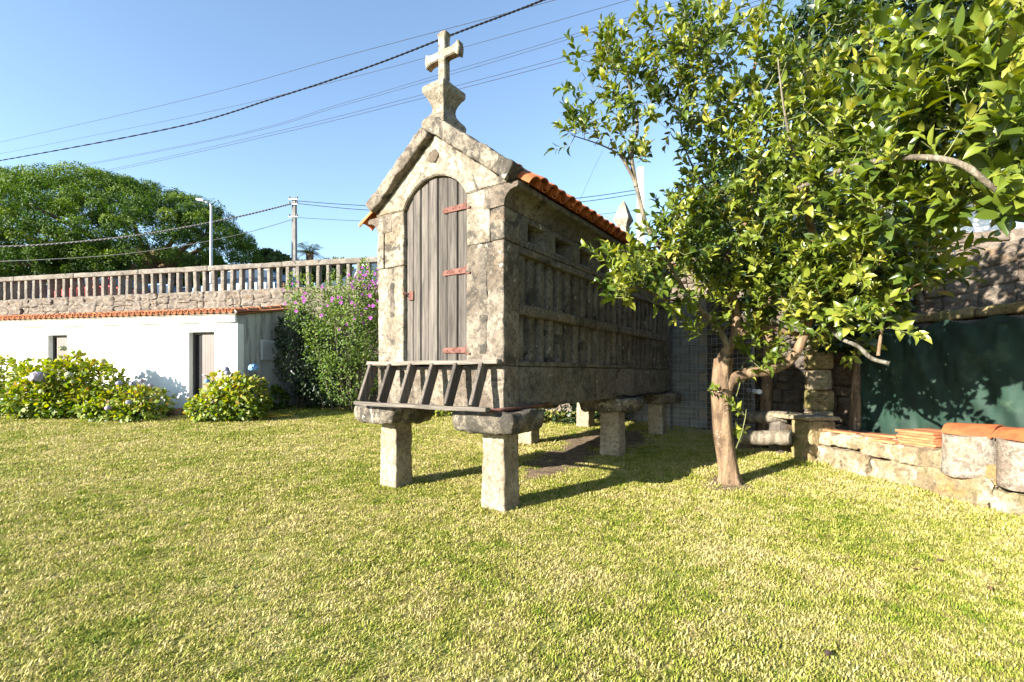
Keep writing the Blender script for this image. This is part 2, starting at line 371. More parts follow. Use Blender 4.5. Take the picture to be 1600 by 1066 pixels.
# sill beams
Z0, Z1 = 1.105, 1.573
stone('sill_beam', gr, Gr, -GW, GW, 0, .30, Z0, Z1, bev=.012, amp=.008, step=.04, freq=7, fine=.6)
ys = [.303, 2.35, 4.5, GL-.30]
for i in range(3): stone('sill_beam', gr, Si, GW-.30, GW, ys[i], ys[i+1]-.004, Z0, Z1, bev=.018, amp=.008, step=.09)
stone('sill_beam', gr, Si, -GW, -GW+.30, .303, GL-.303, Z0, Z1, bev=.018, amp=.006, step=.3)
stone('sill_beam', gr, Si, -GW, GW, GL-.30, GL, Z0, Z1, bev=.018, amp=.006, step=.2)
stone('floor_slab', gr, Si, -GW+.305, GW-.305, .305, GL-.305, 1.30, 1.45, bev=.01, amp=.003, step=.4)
# front: jambs, quoins
DX0, DX1, ZS, ZT = -.512, .462, 3.465, 3.765
stone('jamb_stone', gr, Pa, -GW, DX0, 0, .30, 1.577, 2.797, bev=.017, amp=.009, step=.035, freq=7, fine=.6)
stone('jamb_stone', gr, Pa, -.85, DX0, .003, .30, 2.801, 3.46, bev=.017, amp=.009, step=.035, freq=7, fine=.6)
stone('quoin', gr, Pa, -GW-.01, -.854, -.004, .32, 2.802, 3.46, bev=.017, amp=.009, step=.035, freq=7, fine=.6)
stone('jamb_stone', gr, Gr, DX1, GW, 0, .30, 1.577, 2.885, bev=.017, amp=.009, step=.035, freq=7, fine=.6)
stone('jamb_stone', gr, Pa, DX1, .785, .003, .30, 2.889, 3.46, bev=.017, amp=.009, step=.035, freq=7, fine=.6)
stone('quoin', gr, Gr, .789, GW+.004, -.006, .30, 2.89, 3.232, bev=.020, amp=.010, step=.03, freq=7, fine=.6)
# rough dark tooling patches on the jambs
for (a, z0, z1, w) in ((-.70, 2.18, 2.62, .085), (.70, 2.28, 2.80, .11), (.70, 1.70, 2.12, .11)):
    stone('rough_patch', gr, M['granite_rough'], a-w/2, a+w/2, -.008, .05, z0, z1, bev=.018, amp=.010, step=.03, freq=14)
# gable stone with the arched head of the doorway
rc = (((DX1-DX0)/2)**2+(ZT-ZS)**2)/(2*(ZT-ZS)); ac = ((DX0+DX1)/2, ZT-rc)
def arch_z(x, inset=0): return ac[1]+math.sqrt(max(0, (rc-inset)**2-(x-ac[0])**2))
AP, EV, SLP = 4.225, 3.485, .74/1.0
arc = [(DX0+(DX1-DX0)*i/24, arch_z(DX0+(DX1-DX0)*i/24)) for i in range(25)]
left = [(-1.0, EV), (-1.0, 3.464), (-.75, 3.463)]; right = [(.75, 3.463), (1.0, 3.464), (1.0, EV)]
def ridge_pts(xa, xb, n): return [(xa+(xb-xa)*i/n, AP-SLP*abs(xa+(xb-xa)*i/n)) for i in range(1, n+1)]
poly = left+arc+right+[(x, z) for x, z in [(1.0-i/8, AP-SLP*(1.0-i/8)) for i in range(1, 9)]]+[(-i/8, AP-SLP*i/8) for i in range(1, 8)]
poly = [(x+.004*noise.noise(Vector((x*9, z*9, 1))), z+.004*noise.noise(Vector((x*9, z*9, 5)))) for x, z in poly]
mb = MB().prism(poly, .0, .30); obj('gable_stone', mb, Pa, gr, bevel=.010)
# carved rosette
mb = MB(); ring = []
for r_, y_ in ((.075, .004), (.07, -.018), (.05, -.010), (.035, -.026), (.0001, -.030)):
    ring.append([(-.01+r_*math.cos(2*math.pi*k/20)*(1+.10*math.cos(5*2*math.pi*k/20)), y_, 3.985+r_*math.sin(2*math.pi*k/20)*(1+.1*math.cos(5*2*math.pi*k/20))) for k in range(20)])
mb.rings(ring, True); obj('rosette', mb, M['granite'], gr)
# raking coping slabs
def coping(sgn, length, y0, y1, start, mat, th=.185):
    ang = math.atan(SLP)
    def sh(p):        # p.x along slope, p.z thickness
        x = p.x*math.cos(ang)+p.z*math.sin(ang); z = -p.x*math.sin(ang)+p.z*math.cos(ang)
        return Vector((sgn*x, p.y, AP+z))
    stone('coping_stone', gr, mat, start, length, y0, y1, .004, th, bev=.028, amp=.018, step=.035, freq=6, fine=.6, shape=sh)
coping(1, 1.29, -.10, .34, -.02, Li); coping(-1, 1.245, -.10, .32, .03, Gr, .16)
coping(1, 1.33, GL-.34, GL+.10, -.02, Li); coping(-1, 1.40, GL-.34, GL+.10, .03, Li)
# pedestal and cross
def square_rings(x, y, prof, mat, name, n=6):
    mb = MB(); rr = []
    for hx, hy, z in prof:
        loop = []
        for (ax_, ay, bx, by) in ((-1,-1,1,-1), (1,-1,1,1), (1,1,-1,1), (-1,1,-1,-1)):
            for k in range(n):
                t = k/n; px, py = ax_+(bx-ax_)*t, ay+(by-ay)*t
                q = Vector((x+px*hx, y+py*hy, z)); q += nz(q, 9, 4)*.007+nz(q, 30, 5)*.003; loop.append(q)
        rr.append(loop)
    mb.rings(rr); return obj(name, mb, mat, gr, bevel=.006, seg=1)
PY = .16
square_rings(.0, PY, [(.135,.17,4.28), (.168,.20,4.33), (.172,.205,4.40), (.155,.19,4.435), (.125,.15,4.47), (.098,.12,4.51), (.088,.108,4.555), (.092,.112,4.60), (.108,.13,4.65), (.135,.16,4.70), (.158,.185,4.735), (.166,.195,4.75), (.168,.198,4.80), (.155,.185,4.828)], Pa, 'pedestal')
cz, ca_, = 5.215, .052
cp = []
def flare(cx_, cz_, dx, dz, L, w0, w1):  # tip points of one arm, counter-clockwise
    nx_, nz_ = -dz, dx
    return [(cx_+dx*L*.62+nx_*-w0, cz_+dz*L*.62+nz_*-w0), (cx_+dx*L*.82-nx_*w0*1.12, cz_+dz*L*.82-nz_*w0*1.12), (cx_+dx*L-nx_*w1, cz_+dz*L-nz_*w1), (cx_+dx*L*1.06, cz_+dz*L*1.06), (cx_+dx*L+nx_*w1, cz_+dz*L+nz_*w1), (cx_+dx*L*.82+nx_*w0*1.12, cz_+dz*L*.82+nz_*w0*1.12), (cx_+dx*L*.62+nx_*w0, cz_+dz*L*.62+nz_*w0)]
w = .050
cp = [(-w-.004, 4.80), (w+.004, 4.80), (w, cz-w)]+flare(0, cz, 1, 0, .25, w, .088)+[(w, cz+w)]+flare(0, cz, 0, 1, .26, w, .072)+[(-w, cz+w)]+flare(0, cz, -1, 0, .25, w, .088)+[(-w, cz-w)]
obj('cross', MB().prism(cp, PY-.05, PY+.05), Pa, gr, bevel=.008)
# back gable and pinnacle
back = [(-GW, 1.577), (GW, 1.577), (GW, 3.46), (1.0, EV), (0, AP), (-1.0, EV), (-GW, 3.46)]
obj('back_wall', MB().prism(back, GL-.29, GL), Si, gr, bevel=.01)
square_rings(0, GL-.15, [(.15,.15,4.30), (.17,.17,4.36), (.15,.15,4.43), (.10,.10,4.52), (.09,.09,4.60), (.11,.11,4.68), (.16,.16,4.78), (.165,.165,4.81), (.12,.12,4.94), (.06,.06,5.12), (.012,.012,5.22)], Pa, 'pinnacle')
# right-hand flank: louvred rows, ledges, niche course, cornice
Y0, Y1 = .303, GL-.30
for i in range(3):
    ya, yb = ys[i], ys[i+1]-.004
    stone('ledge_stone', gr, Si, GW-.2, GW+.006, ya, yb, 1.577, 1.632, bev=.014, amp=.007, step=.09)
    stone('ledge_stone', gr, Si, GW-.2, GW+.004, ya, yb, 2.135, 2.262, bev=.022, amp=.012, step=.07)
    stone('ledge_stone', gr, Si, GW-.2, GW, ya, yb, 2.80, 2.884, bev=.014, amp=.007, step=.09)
slab_src = []
for k in range(4):
    mb = MB(); a_, b_ = .056+.006*(k % 2), .084
    prof = [(-b_, -.075), (b_, -.075), (b_, -.05), (a_, .05), (a_-.015, .062), (-a_+.015, .062), (-a_, .05), (-b_, -.05)]   # (y, x) plan
    rr = []
    for z in np.linspace(0, .5, 7):
        rr.append([Vector((x, y, z))+nz((x*3, y*3+k*5, z), 6, k)*.008 for y, x in prof])
    mb.rings(rr); me = mb.mesh('slat', True, .006, 1); me.materials.append(Si); slab_src.append(me)
n_sl = 24; pitch = (Y1-Y0)/n_sl
for row, (za, zb) in enumerate(((1.63, 2.14), (2.258, 2.805))):
    for k in range(n_sl):
        s_ = link('slat', slab_src[(k*3+row) % 4], Si, gr)
        s_.location = (GW-.105+random.uniform(-.008, .006), Y0+pitch*(k+.5)+random.uniform(-.008, .008), za-.004); s_.scale = (1, random.uniform(.92, 1.06), (zb-za+.008)/.5)
# niche course: bottom rail, tapered piers, sloped sills
nb = 8; bp = (GL-.28-.303)/nb
stone('niche_rail', gr, Si, GW-.2, GW+.003, Y0, Y1, 2.888, 2.950, bev=.012, amp=.006, step=.08)
stone('niche_rail', gr, Si, GW-.2, GW+.003, Y0, Y1, 3.165, 3.232, bev=.012, amp=.006, step=.08)
for k in range(nb+1):
    yc = Y0+bp*k; hw = .12
    if k == 0: yc += .05
    if k == nb: yc -= .10
    mb = MB(); zz = (2.945, 3.17)
    plan = [(GW-.22, -hw-.10), (GW-.14, -hw-.10), (GW, -hw), (GW, hw), (GW-.14, hw+.10), (GW-.22, hw+.10)]
    mb.rings([[Vector((x, yc+y, z))+nz((x, yc+y, z), 7, k)*.006 for x, y in plan] for z in (zz[0], 3.02, 3.10, zz[1])])
    obj('niche_pier', mb, Si, gr, bevel=.006, seg=1)
for k in range(nb):
    yc = Y0+bp*(k+.5); mb = MB(); h_ = bp/2-.03
    mb.prism([(GW-.19, 2.95), (GW-.005, 2.952), (GW-.10, 3.02), (GW-.19, 3.06)], yc-h_, yc+h_); obj('niche_sill', mb, M['granite_pale'], gr)
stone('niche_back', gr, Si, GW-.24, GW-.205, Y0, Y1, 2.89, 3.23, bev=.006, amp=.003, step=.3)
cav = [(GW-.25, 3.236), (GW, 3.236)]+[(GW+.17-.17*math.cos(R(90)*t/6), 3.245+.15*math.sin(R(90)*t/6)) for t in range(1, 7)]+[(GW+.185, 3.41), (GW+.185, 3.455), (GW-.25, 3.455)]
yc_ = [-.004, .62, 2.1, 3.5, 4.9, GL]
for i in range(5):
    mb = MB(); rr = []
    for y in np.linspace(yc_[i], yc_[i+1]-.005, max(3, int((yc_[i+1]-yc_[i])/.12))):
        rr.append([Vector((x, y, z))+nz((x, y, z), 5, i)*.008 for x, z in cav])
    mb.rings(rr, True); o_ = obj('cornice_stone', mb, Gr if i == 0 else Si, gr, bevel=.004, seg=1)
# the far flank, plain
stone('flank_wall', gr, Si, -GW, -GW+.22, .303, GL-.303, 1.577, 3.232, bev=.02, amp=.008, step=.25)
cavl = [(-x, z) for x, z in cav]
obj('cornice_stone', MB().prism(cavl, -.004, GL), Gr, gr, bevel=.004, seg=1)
# roof deck and tiles
SE = math.atan(.66); RX, RZ = 1.20, 3.445
def roof_z(ax_): return RZ+(RX-ax_)*math.tan(SE)
for sgn in (1, -1):
    a_ = [(0, roof_z(0)-.03), (sgn*1.13, roof_z(1.13)-.03), (sgn*1.13, roof_z(1.13)-.06), (0, roof_z(0)-.075)]
    obj('roof_deck', MB().prism(a_, .345, GL-.345), M['mortar'], gr)
def barrel_mesh(r0, r1, L, th, n=10, span=180, wob=0, seed=0):
    """tapered half-round clay tile along +x (lower end at x = L), resting on y edges, arch up"""
    mb = MB(); rr = []
    for i in range(5):
        t = i/4; r = r0+(r1-r0)*t; loop = []
        for k in range(n+1):
            an = R(90+span/2-span*k/n); loop.append(Vector((L*t, r*math.cos(an), r*math.sin(an)*.92+wob*math.sin(t*3+seed))))
        for k in range(n, -1, -1):
            an = R(90+span/2-span*k/n); loop.append(Vector((L*t, (r-th)*math.cos(an), (r-th)*math.sin(an)*.92+wob*math.sin(t*3+seed))))
        rr.append(loop)
    mb.rings(rr, True); me = mb.mesh('roof_tile', True)
    try: me.set_sharp_from_angle(angle=R(40))
    except Exception: pass
    return me
cover = [barrel_mesh(.082, .108, .47, .016, seed=k, wob=.003*k) for k in range(3)]
chan = barrel_mesh(.108, .085, .47, .016)
for me in cover+[chan]: me.materials.append(M['tile'])
nt_ = 26; tp = (GL-.70)/nt_
for sgn in (1, -1):
    for k in range(nt_+1):
        y = .33+tp*k+random.uniform(-.01, .01)
        for row in range(4):
            d = 1.235-row*.385*math.cos(SE); xu = d-.47*math.cos(SE)
            if xu < -.05: xu = -.05
            t_ = link('roof_tile', cover[(k+row) % 3], None, gr)
            zu = roof_z(xu)+.035+.012*(row % 2)
            t_.rotation_mode = 'XYZ'
            t_.location = (sgn*xu, y, zu); t_.rotation_euler = (random.uniform(-.04, .04), SE-.02, random.uniform(-.03, .03)) if sgn > 0 else (random.uniform(-.04, .04), SE-.02, math.pi+random.uniform(-.03, .03))
            if row > 1 and sgn < 0: pass
        if k < nt_:
            t_ = link('channel_tile', chan, None, gr); xu = 1.225-.47*math.cos(SE)
            t_.location = (sgn*xu, y+tp/2, roof_z(xu)+.085); t_.rotation_euler = (math.pi, SE-.02, 0) if sgn > 0 else (math.pi, SE-.02, math.pi)
            t_.rotation_euler = (Matrix.Rotation(0 if sgn > 0 else math.pi, 3, 'Z') @ Matrix.Rotation(SE-.02, 3, 'Y') @ Matrix.Rotation(math.pi, 3, 'X')).to_euler()
for sgn in (1, -1):
    t_ = link('roof_tile', cover[0], None, gr); xu = 1.24-.47*math.cos(SE); t_.location = (sgn*(xu+(.02 if sgn < 0 else 0)), .15 if sgn > 0 else .06, roof_z(xu)-(.005 if sgn > 0 else .05)); t_.rotation_euler = (0, SE-.02, 0 if sgn > 0 else math.pi)
for k in range(15):
    t_ = link('ridge_tile', cover[k % 3], None, gr); t_.location = (0, .34+k*.36, roof_z(0)+.02); t_.rotation_euler = (0, .03, R(90)); t_.scale = (1, 1.25, 1.1)
# the door
dr = obj('door', MB().box(DX0+.03, DX1-.03, .085, .10, 1.62, 3.40), M['dark_frame'], gr)
e_ = [400, 452, 508, 568, 632, 698, 768, 840]; xs_ = [DX0+.004+(DX1-DX0-.008)*(e-400)/440 for e in e_]
for i in range(7):
    xa, xb = xs_[i]+.0065, xs_[i+1]-.0065; dy = random.uniform(0, .012)
    top = [(xb-(xb-xa)*t/5, arch_z(xb-(xb-xa)*t/5, .012)) for t in range(6)]
    mb = MB().prism([(xa, 1.60+random.uniform(0, .012)), (xb, 1.60+random.uniform(0, .012))]+top, .045+dy, .082+dy)
    obj('plank', mb, M['plank'], dr, bevel=.005)
for z in (3.345, 2.635, 1.755):
    mb = MB().prism([(.10, z-.026), (.13, z-.032), (.44, z-.034), (.44, z+.034), (.13, z+.03), (.10, z+.022), (.09, z)], .030, .044); h_ = obj('hinge', mb, M['rust'], dr, bevel=.003)
    mb = MB().tube([(.455, .018, z-.05), (.455, .018, z+.055)], .014, 10); mb.tube([(.455, .02, z-.045), (.53, -.004, z-.045)], .013, 8); obj('hinge_pin', mb, M['dark_rust'], h_)
    mb = MB()
    for xx in (.16, .25, .34): mb.add([], []); mb.tube([(xx, .031, z), (xx, .022, z)], .008, 8)
    obj('bolt', mb, M['dark_rust'], h_)
mb = MB().box(-.455, -.375, .028, .044, 2.375, 2.48); ha = obj('hasp', mb, M['rust'], dr, bevel=.004)
mb = MB().tube([(-.44, .03, 2.45), (-.48, .0, 2.46), (-.505, .0, 2.475), (-.515, -.005, 2.455), (-.50, 0, 2.435), (-.47, .005, 2.445)], .007, 6); obj('lock_ring', mb, M['dark_rust'], ha)

# ---------------------------------------------------------------- ladder, iron bar, cable on the granary
ld = empty('wooden_ladder', gw(0, -.25, 1.10), R(GA)); tag(ld, 'weathered wooden ladder lying on its side along the granary front', 'ladder')
LA = (-1.08, .86); 
def rail(pa, pb, h, d, name):
    mb = MB(); rr = []
    pa, pb = Vector(pa), Vector(pb)
    for i in range(9):
        q = pa.lerp(pb, i/8)+Vector((0, .004*math.sin(i), .004*math.cos(i*1.7))); rr.append([q+Vector((0, -d/2, -h/2)), q+Vector((0, d/2, -h/2)), q+Vector((0, d/2, h/2)), q+Vector((0, -d/2, h/2))])
    mb.rings(rr); return obj(name, mb, M['ladder_wood'], ld, bevel=.006)
rail((-1.03, -.03, .035), (.97, -.03, .035), .042, .085, 'rail'); rail((-.99, .14, .515), (.99, .14, .515), .045, .10, 'rail')
for k in range(6):
    x = -.93+k*.342; mb = MB(); a_ = Vector((x, -.02, .058)); b_ = Vector((x+.012, .14, .492)); u = (b_-a_).normalized(); n_ = Vector((0, u.z, -u.y)); rr = []
    for i in range(5):
        q = a_.lerp(b_, i/4); rr.append([q+Vector((sx_*.022, 0, 0))+n_*sy_*.062 for sx_, sy_ in ((-1,-1),(1,-1),(1,1),(-1,1))])
    mb.rings(rr); obj('rung', mb, M['rung_wood'], ld, bevel=.004)
mb = MB().tube([gw(.92, -.20, 1.118), gw(.995, .05, 1.125), gw(1.03, .45, 1.13), gw(1.02, .85, 1.14)], .019, 10)
tag(obj('iron_bar', mb, M['dark_rust']), 'rusty iron bar lying on the near capstone below the granary wall', 'bar')
pts = [gw(1.0, 3.0+.32*i, 1.115+.025*math.sin(i*1.7)+(.02 if i % 3 == 0 else 0)) for i in range(10)]
mb = MB().tube(smooth_path(pts), .010, 6); tag(obj('black_cable', mb, M['black_rubber']), 'thin black cable running along the foot of the granary side wall', 'cable')

# ---------------------------------------------------------------- white outhouse
HA = -12.2; HC = Vector((-7.203, 12.675, 0))
def hw(x, y, z=0):
    a = R(HA); return Vector((HC.x+x*math.cos(a)-y*math.sin(a), HC.y+x*math.sin(a)+y*math.cos(a), z))
oh = empty('white_outhouse', HC, R(HA)); tag(oh, 'low white outhouse with terracotta tiled roof and brown doors below the road wall', 'outhouse')
W = M['white_paint']; HLEN = -13.5; HB = 2.5
doors = [(-6.42, -5.70), (-1.525, -.712)]
segs = [(HLEN, doors[0][0]), (doors[0][1], doors[1][0]), (doors[1][1], 0)]
mb = MB()
for a_, b_ in segs: mb.box(a_, b_, 0, .22, -.1, 2.84)
for a_, b_ in doors: mb.box(a_, b_, 0, .22, 2.60, 2.84)
obj('wall', mb, W, oh, fix=False)
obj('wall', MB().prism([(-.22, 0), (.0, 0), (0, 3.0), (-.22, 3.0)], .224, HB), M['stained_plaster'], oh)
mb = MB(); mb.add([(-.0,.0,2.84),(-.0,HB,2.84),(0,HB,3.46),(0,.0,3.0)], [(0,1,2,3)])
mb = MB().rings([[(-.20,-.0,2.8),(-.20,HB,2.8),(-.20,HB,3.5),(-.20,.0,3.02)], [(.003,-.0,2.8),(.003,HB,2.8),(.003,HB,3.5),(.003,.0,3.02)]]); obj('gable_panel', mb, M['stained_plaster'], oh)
obj('fascia', MB().box(HLEN, -.0-.21+.2, -.075, -.003, 2.842, 3.03), W, oh, bevel=.006)
obj('roof_deck', MB().prism([(HLEN, 3.03), (.06, 3.03), (.06, 3.05), (HLEN, 3.05)], -.12, -.0), M['mortar'], oh)
for a_, b_ in doors:
    mb = MB(); mb.box(a_+.001, a_+.05, .13, .19, .2, 2.595); mb.box(b_-.05, b_-.001, .13, .19, .2, 2.595); mb.box(a_+.051, b_-.051, .13, .19, 2.54, 2.595)
    df = obj('door_frame', mb, M['dark_frame'], oh, fix=False)
    dg_ = .29 if a_ > -3 else .13
    mb = MB().box(a_+dg_, b_-.055, .15, .19, .25, 2.535)
    for i in range(9):
        xx = a_+dg_+(b_-a_-dg_-.055)*i/9+.004; mb.box(xx, xx+(b_-a_-dg_-.055)/9-.008, .142, .1499, .26, 2.53)
    obj('door_leaf', mb, M['brown_door'], df, fix=False)
    obj('door_gap', MB().box(a_+.052, a_+dg_-.002, .178, .19, .25, 2.535), M['dark_opening'], df)
    mb = MB().tube([(a_+dg_+.05, .145, 1.45), (a_+dg_+.05, .10, 1.45), (a_+dg_+.14, .10, 1.45)], .011, 8); obj('handle', mb, M['aluminium'], df)
lv = obj('louvre', MB().box(.004, .02, .84, 1.52, 1.86, 2.44), M['aluminium'], oh, bevel=.004)
for i in range(11):
    mb = MB().prism([(.0, 0), (.035, -.012), (.037, -.006), (.002, .045)], .87, 1.49); s_ = obj('slat', mb, M['aluminium'], lv); s_.location = (.02, 0, 1.89+.048*i)
# roof slope: tiles, pitched up towards the road wall
HS = math.atan(.19)
hcov = [barrel_mesh(.078, .098, .46, .015, n=8, seed=k) for k in range(2)]; hch = barrel_mesh(.092, .075, .46, .015, n=8)
for me in hcov+[hch]: me.materials.append(M['tile_pale'])
fill = MB()
fr = []
for k in range(11): fr.append((.078*math.cos(math.pi*k/10), .070*math.sin(math.pi*k/10)))
plug = MB().prism([(x, z) for x, z in fr], 0, .03).mesh('mortar_plug'); plug.materials.append(M['pale_concrete'])
hp = .196; nh = int((-HLEN)/hp)
obj('roof_slab', MB().rings([[(HLEN,-.05,3.03),(.09,-.05,3.03),(.09,-.05,3.07),(HLEN,-.05,3.07)], [(HLEN,HB,3.03+.19*HB),(.09,HB,3.03+.19*HB),(.09,HB,3.07+.19*HB),(HLEN,HB,3.07+.19*HB)]]), M['tile_pale'], oh)
for k in range(nh):
    x = .03-k*hp
    if x < -11.5: break
    for row in range(3 if k else 5):
        t_ = link('roof_tile', hcov[(k+row) % 2], None, oh); yb = -.16+row*.42
        t_.rotation_euler = (Matrix.Rotation(R(-90)+random.uniform(-.03, .03), 3, 'Z') @ Matrix.Rotation(HS-.03, 3, 'Y')).to_euler()
        t_.location = (x+random.uniform(-.008, .008), yb+.46*math.cos(HS), 3.07+.19*(yb+.5)+.02)
    pl = link('mortar_plug', plug, None, oh); pl.location = (x, -.135, 3.07+.19*(-.16)+.035)
    t_ = link('channel_tile', hch, None, oh)
    t_.rotation_euler = (Matrix.Rotation(R(-90), 3, 'Z') @ Matrix.Rotation(HS-.03, 3, 'Y') @ Matrix.Rotation(math.pi, 3, 'X')).to_euler(); t_.location = (x-hp/2, -.19+.46, 3.07+.19*.30+.075)

# ---------------------------------------------------------------- road wall, balustrade, road
RW = 2.62; rwl = empty('road_wall', hw(0, RW, 0), R(HA)); tag(rwl, 'rough rubble retaining wall holding up the road behind the outhouse', 'wall')
src = []
for k in range(8):
    me = stone_mesh(-.5, .5, -.2, .2, -.5, .5, bev=.16, amp=.075, seed=40+k, step=.12, freq=2.9, fine=.4); me.materials.append(M['rubble']); src.append(me)
obj('core', MB().box(-15, 8.5, .10, .5, -.3, 4.16), M['mortar'], rwl)
lay(rubble(-14.6, 7.6, 2.98, 4.19, .2, .55, .14, .34), src, rwl, .13, .8, .03, 1.22)
obj('lower_wall', MB().box(-15, 8.5, 0.02, .099, -.3, 2.94), M['rubble'], rwl)
bal = empty('balustrade', hw(0, RW+.13, 4.19), R(HA)); tag(bal, 'stone balustrade with square balusters along the top of the road wall', 'balustrade')
bsrc = []
for k in range(3):
    me = stone_mesh(-.058, .058, -.075, .075, 0, .70, bev=.012, amp=.006, seed=60+k, step=.12); me.materials.append(M['baluster']); bsrc.append(me)
x = -14.6
while x < 6:
    b_ = link('baluster', bsrc[random.randrange(3)], None, bal); b_.location = (x+random.uniform(-.012, .012), random.uniform(-.01, .01), .0); b_.scale = (random.uniform(.88, 1.12), 1, 1); b_.rotation_euler = (random.uniform(-.02, .02), random.uniform(-.022, .022), random.choice((0, math.pi))+random.uniform(-.06, .06)); x += .352
x = -14.8; i = 0
while x < 6.2:
    w_ = 2.82; stone('top_rail', bal, M['baluster'], x, x+w_-.008, -.11, .11, .695, .86+.008*(i % 2), bev=.025, amp=.010, step=.12); x += w_; i += 1
mb = MB(); q = [hw(-60, RW+.45), hw(30, RW+.45), hw(34, RW+10), hw(-60, RW+10)]; mb.add([(p.x, p.y, 3.72) for p in q], [(0,1,2,3)]); struct(obj('road', mb, M['asphalt']))
mb = MB(); q = [hw(-260, RW+9.5), hw(200, RW+9.5), hw(400, 420), hw(-500, 420)]; mb.add([(q[0].x,q[0].y,3.9),(q[1].x,q[1].y,3.9),(q[2].x,q[2].y,9),(q[3].x,q[3].y,9)], [(0,1,2,3)]); struct(obj('verge', mb, far_m))

# ---------------------------------------------------------------- leaves
def leaf_arrays(kind):
    if kind == 'big':      # folded, pointed, curved leaf: unit length along +x, up +z
        rows = [(0, 0, 0), (.16, .17, .015), (.42, .265, .03), (.72, .19, .01), (1.0, 0, -.07)]
        v = [(0, 0, 0)]
        for t, w_, z in rows[1:-1]: v += [(t, -w_, z+.07*w_/.265), (t, 0, z), (t, w_, z+.07*w_/.265)]
        v.append((1, 0, -.07)); f3 = [(0,1,2), (0,2,3), (7,10,8), (8,10,9)]; f4 = [(1,4,5,2), (2,5,6,3), (4,7,8,5), (5,8,9,6)]
    elif kind == 'broad':  # broad serrate hydrangea leaf
        v = [(0,0,0), (.3,-.33,.03), (.3,0,0), (.3,.33,.03), (.68,-.27,-.02), (.68,0,-.02), (.68,.27,-.02), (1,0,-.12)]
        f3 = [(0,1,2), (0,2,3), (4,7,5), (5,7,6)]; f4 = [(1,4,5,2), (2,5,6,3)]
    elif kind == 'small':
        v = [(0,0,0), (.45,-.24,.05), (.5,0,0), (.45,.24,.05), (1,0,-.05)]; f3 = [(0,1,2), (0,2,3), (1,4,2), (2,4,3)]; f4 = []
    elif kind == 'needle':
        v = [(0,-.045,0), (0,.045,0), (1,0,0)]; f3 = [(0,1,2)]; f4 = []
    return np.array(v, float), f3, f4
def leaves_mesh(name, kind, pos, dirs, ups, size, rnd, mat, width=None):
    V, f3, f4 = leaf_arrays(kind); n = len(pos); pos = np.asarray(pos, float); x = np.asarray(dirs, float); u = np.asarray(ups, float); size = np.asarray(size, float)
    x = x/np.maximum(np.linalg.norm(x, axis=1, keepdims=True), 1e-9); y = np.cross(u, x); y /= np.maximum(np.linalg.norm(y, axis=1, keepdims=True), 1e-9); z = np.cross(x, y)
    wd = np.ones(n) if width is None else np.asarray(width)
    cu = RNG.uniform(.1, 3.4, n) if kind == 'big' else np.ones(n)
    if kind == 'big': wd = wd*RNG.uniform(.78, 1.14, n)
    co = pos[:, None, :]+size[:, None, None]*(V[None, :, 0:1]*x[:, None, :]+V[None, :, 1:2]*wd[:, None, None]*y[:, None, :]+V[None, :, 2:3]*cu[:, None, None]*z[:, None, :])
    nv = len(V); off = (np.arange(n)*nv)[:, None]
    loops = []; starts = []; tot = []
    per = [len(f) for f in f3]+[len(f) for f in f4]; flat = np.array([i for f in f3+f4 for i in f])
    loops = (off+flat[None, :]).ravel(); per = np.tile(np.array(per), n); starts = np.concatenate([[0], np.cumsum(per)[:-1]])
    me = bpy.data.meshes.new(name); me.vertices.add(n*nv); me.vertices.foreach_set('co', co.reshape(-1)); me.loops.add(len(loops)); me.loops.foreach_set('vertex_index', loops.astype(np.int32))
    me.polygons.add(len(per)); me.polygons.foreach_set('loop_start', starts.astype(np.int32)); me.polygons.foreach_set('loop_total', per.astype(np.int32)); me.update(calc_edges=True)
    me.polygons.foreach_set('use_smooth', [True]*len(per))
    a = me.attributes.new('rnd', 'FLOAT', 'POINT'); a.data.foreach_set('value', np.repeat(np.asarray(rnd, float), nv).astype(np.float32))
    me.materials.append(mat); return me
def unit(n):
    v = RNG.normal(size=(n, 3)); return v/np.linalg.norm(v, axis=1, keepdims=True)

CIT = leafmat('citrus_leaf', [(.022,.042,.007), (.052,.085,.011), (.105,.142,.016), (.180,.205,.026), (.29,.275,.045)], .25, .36, spec=.5)
HYD = leafmat('hydrangea_leaf', [(.05,.095,.010), (.10,.155,.014), (.18,.22,.02), (.28,.26,.035), (.26,.16,.05)], .35, .5)
SHR = leafmat('shrub_leaf', [(.03,.062,.009), (.065,.115,.013), (.115,.17,.02), (.19,.22,.035)], .25, .55, spec=.25)
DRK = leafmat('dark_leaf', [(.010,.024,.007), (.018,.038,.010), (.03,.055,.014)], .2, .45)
PIN = leafmat('pine_needle', [(.014,.038,.007), (.034,.072,.010), (.078,.128,.013), (.14,.19,.018)], .3, .6, spec=.2)
FARL = leafmat('far_leaf', [(.03,.055,.018), (.06,.09,.025), (.10,.12,.04)], .3, .6, spec=.2)

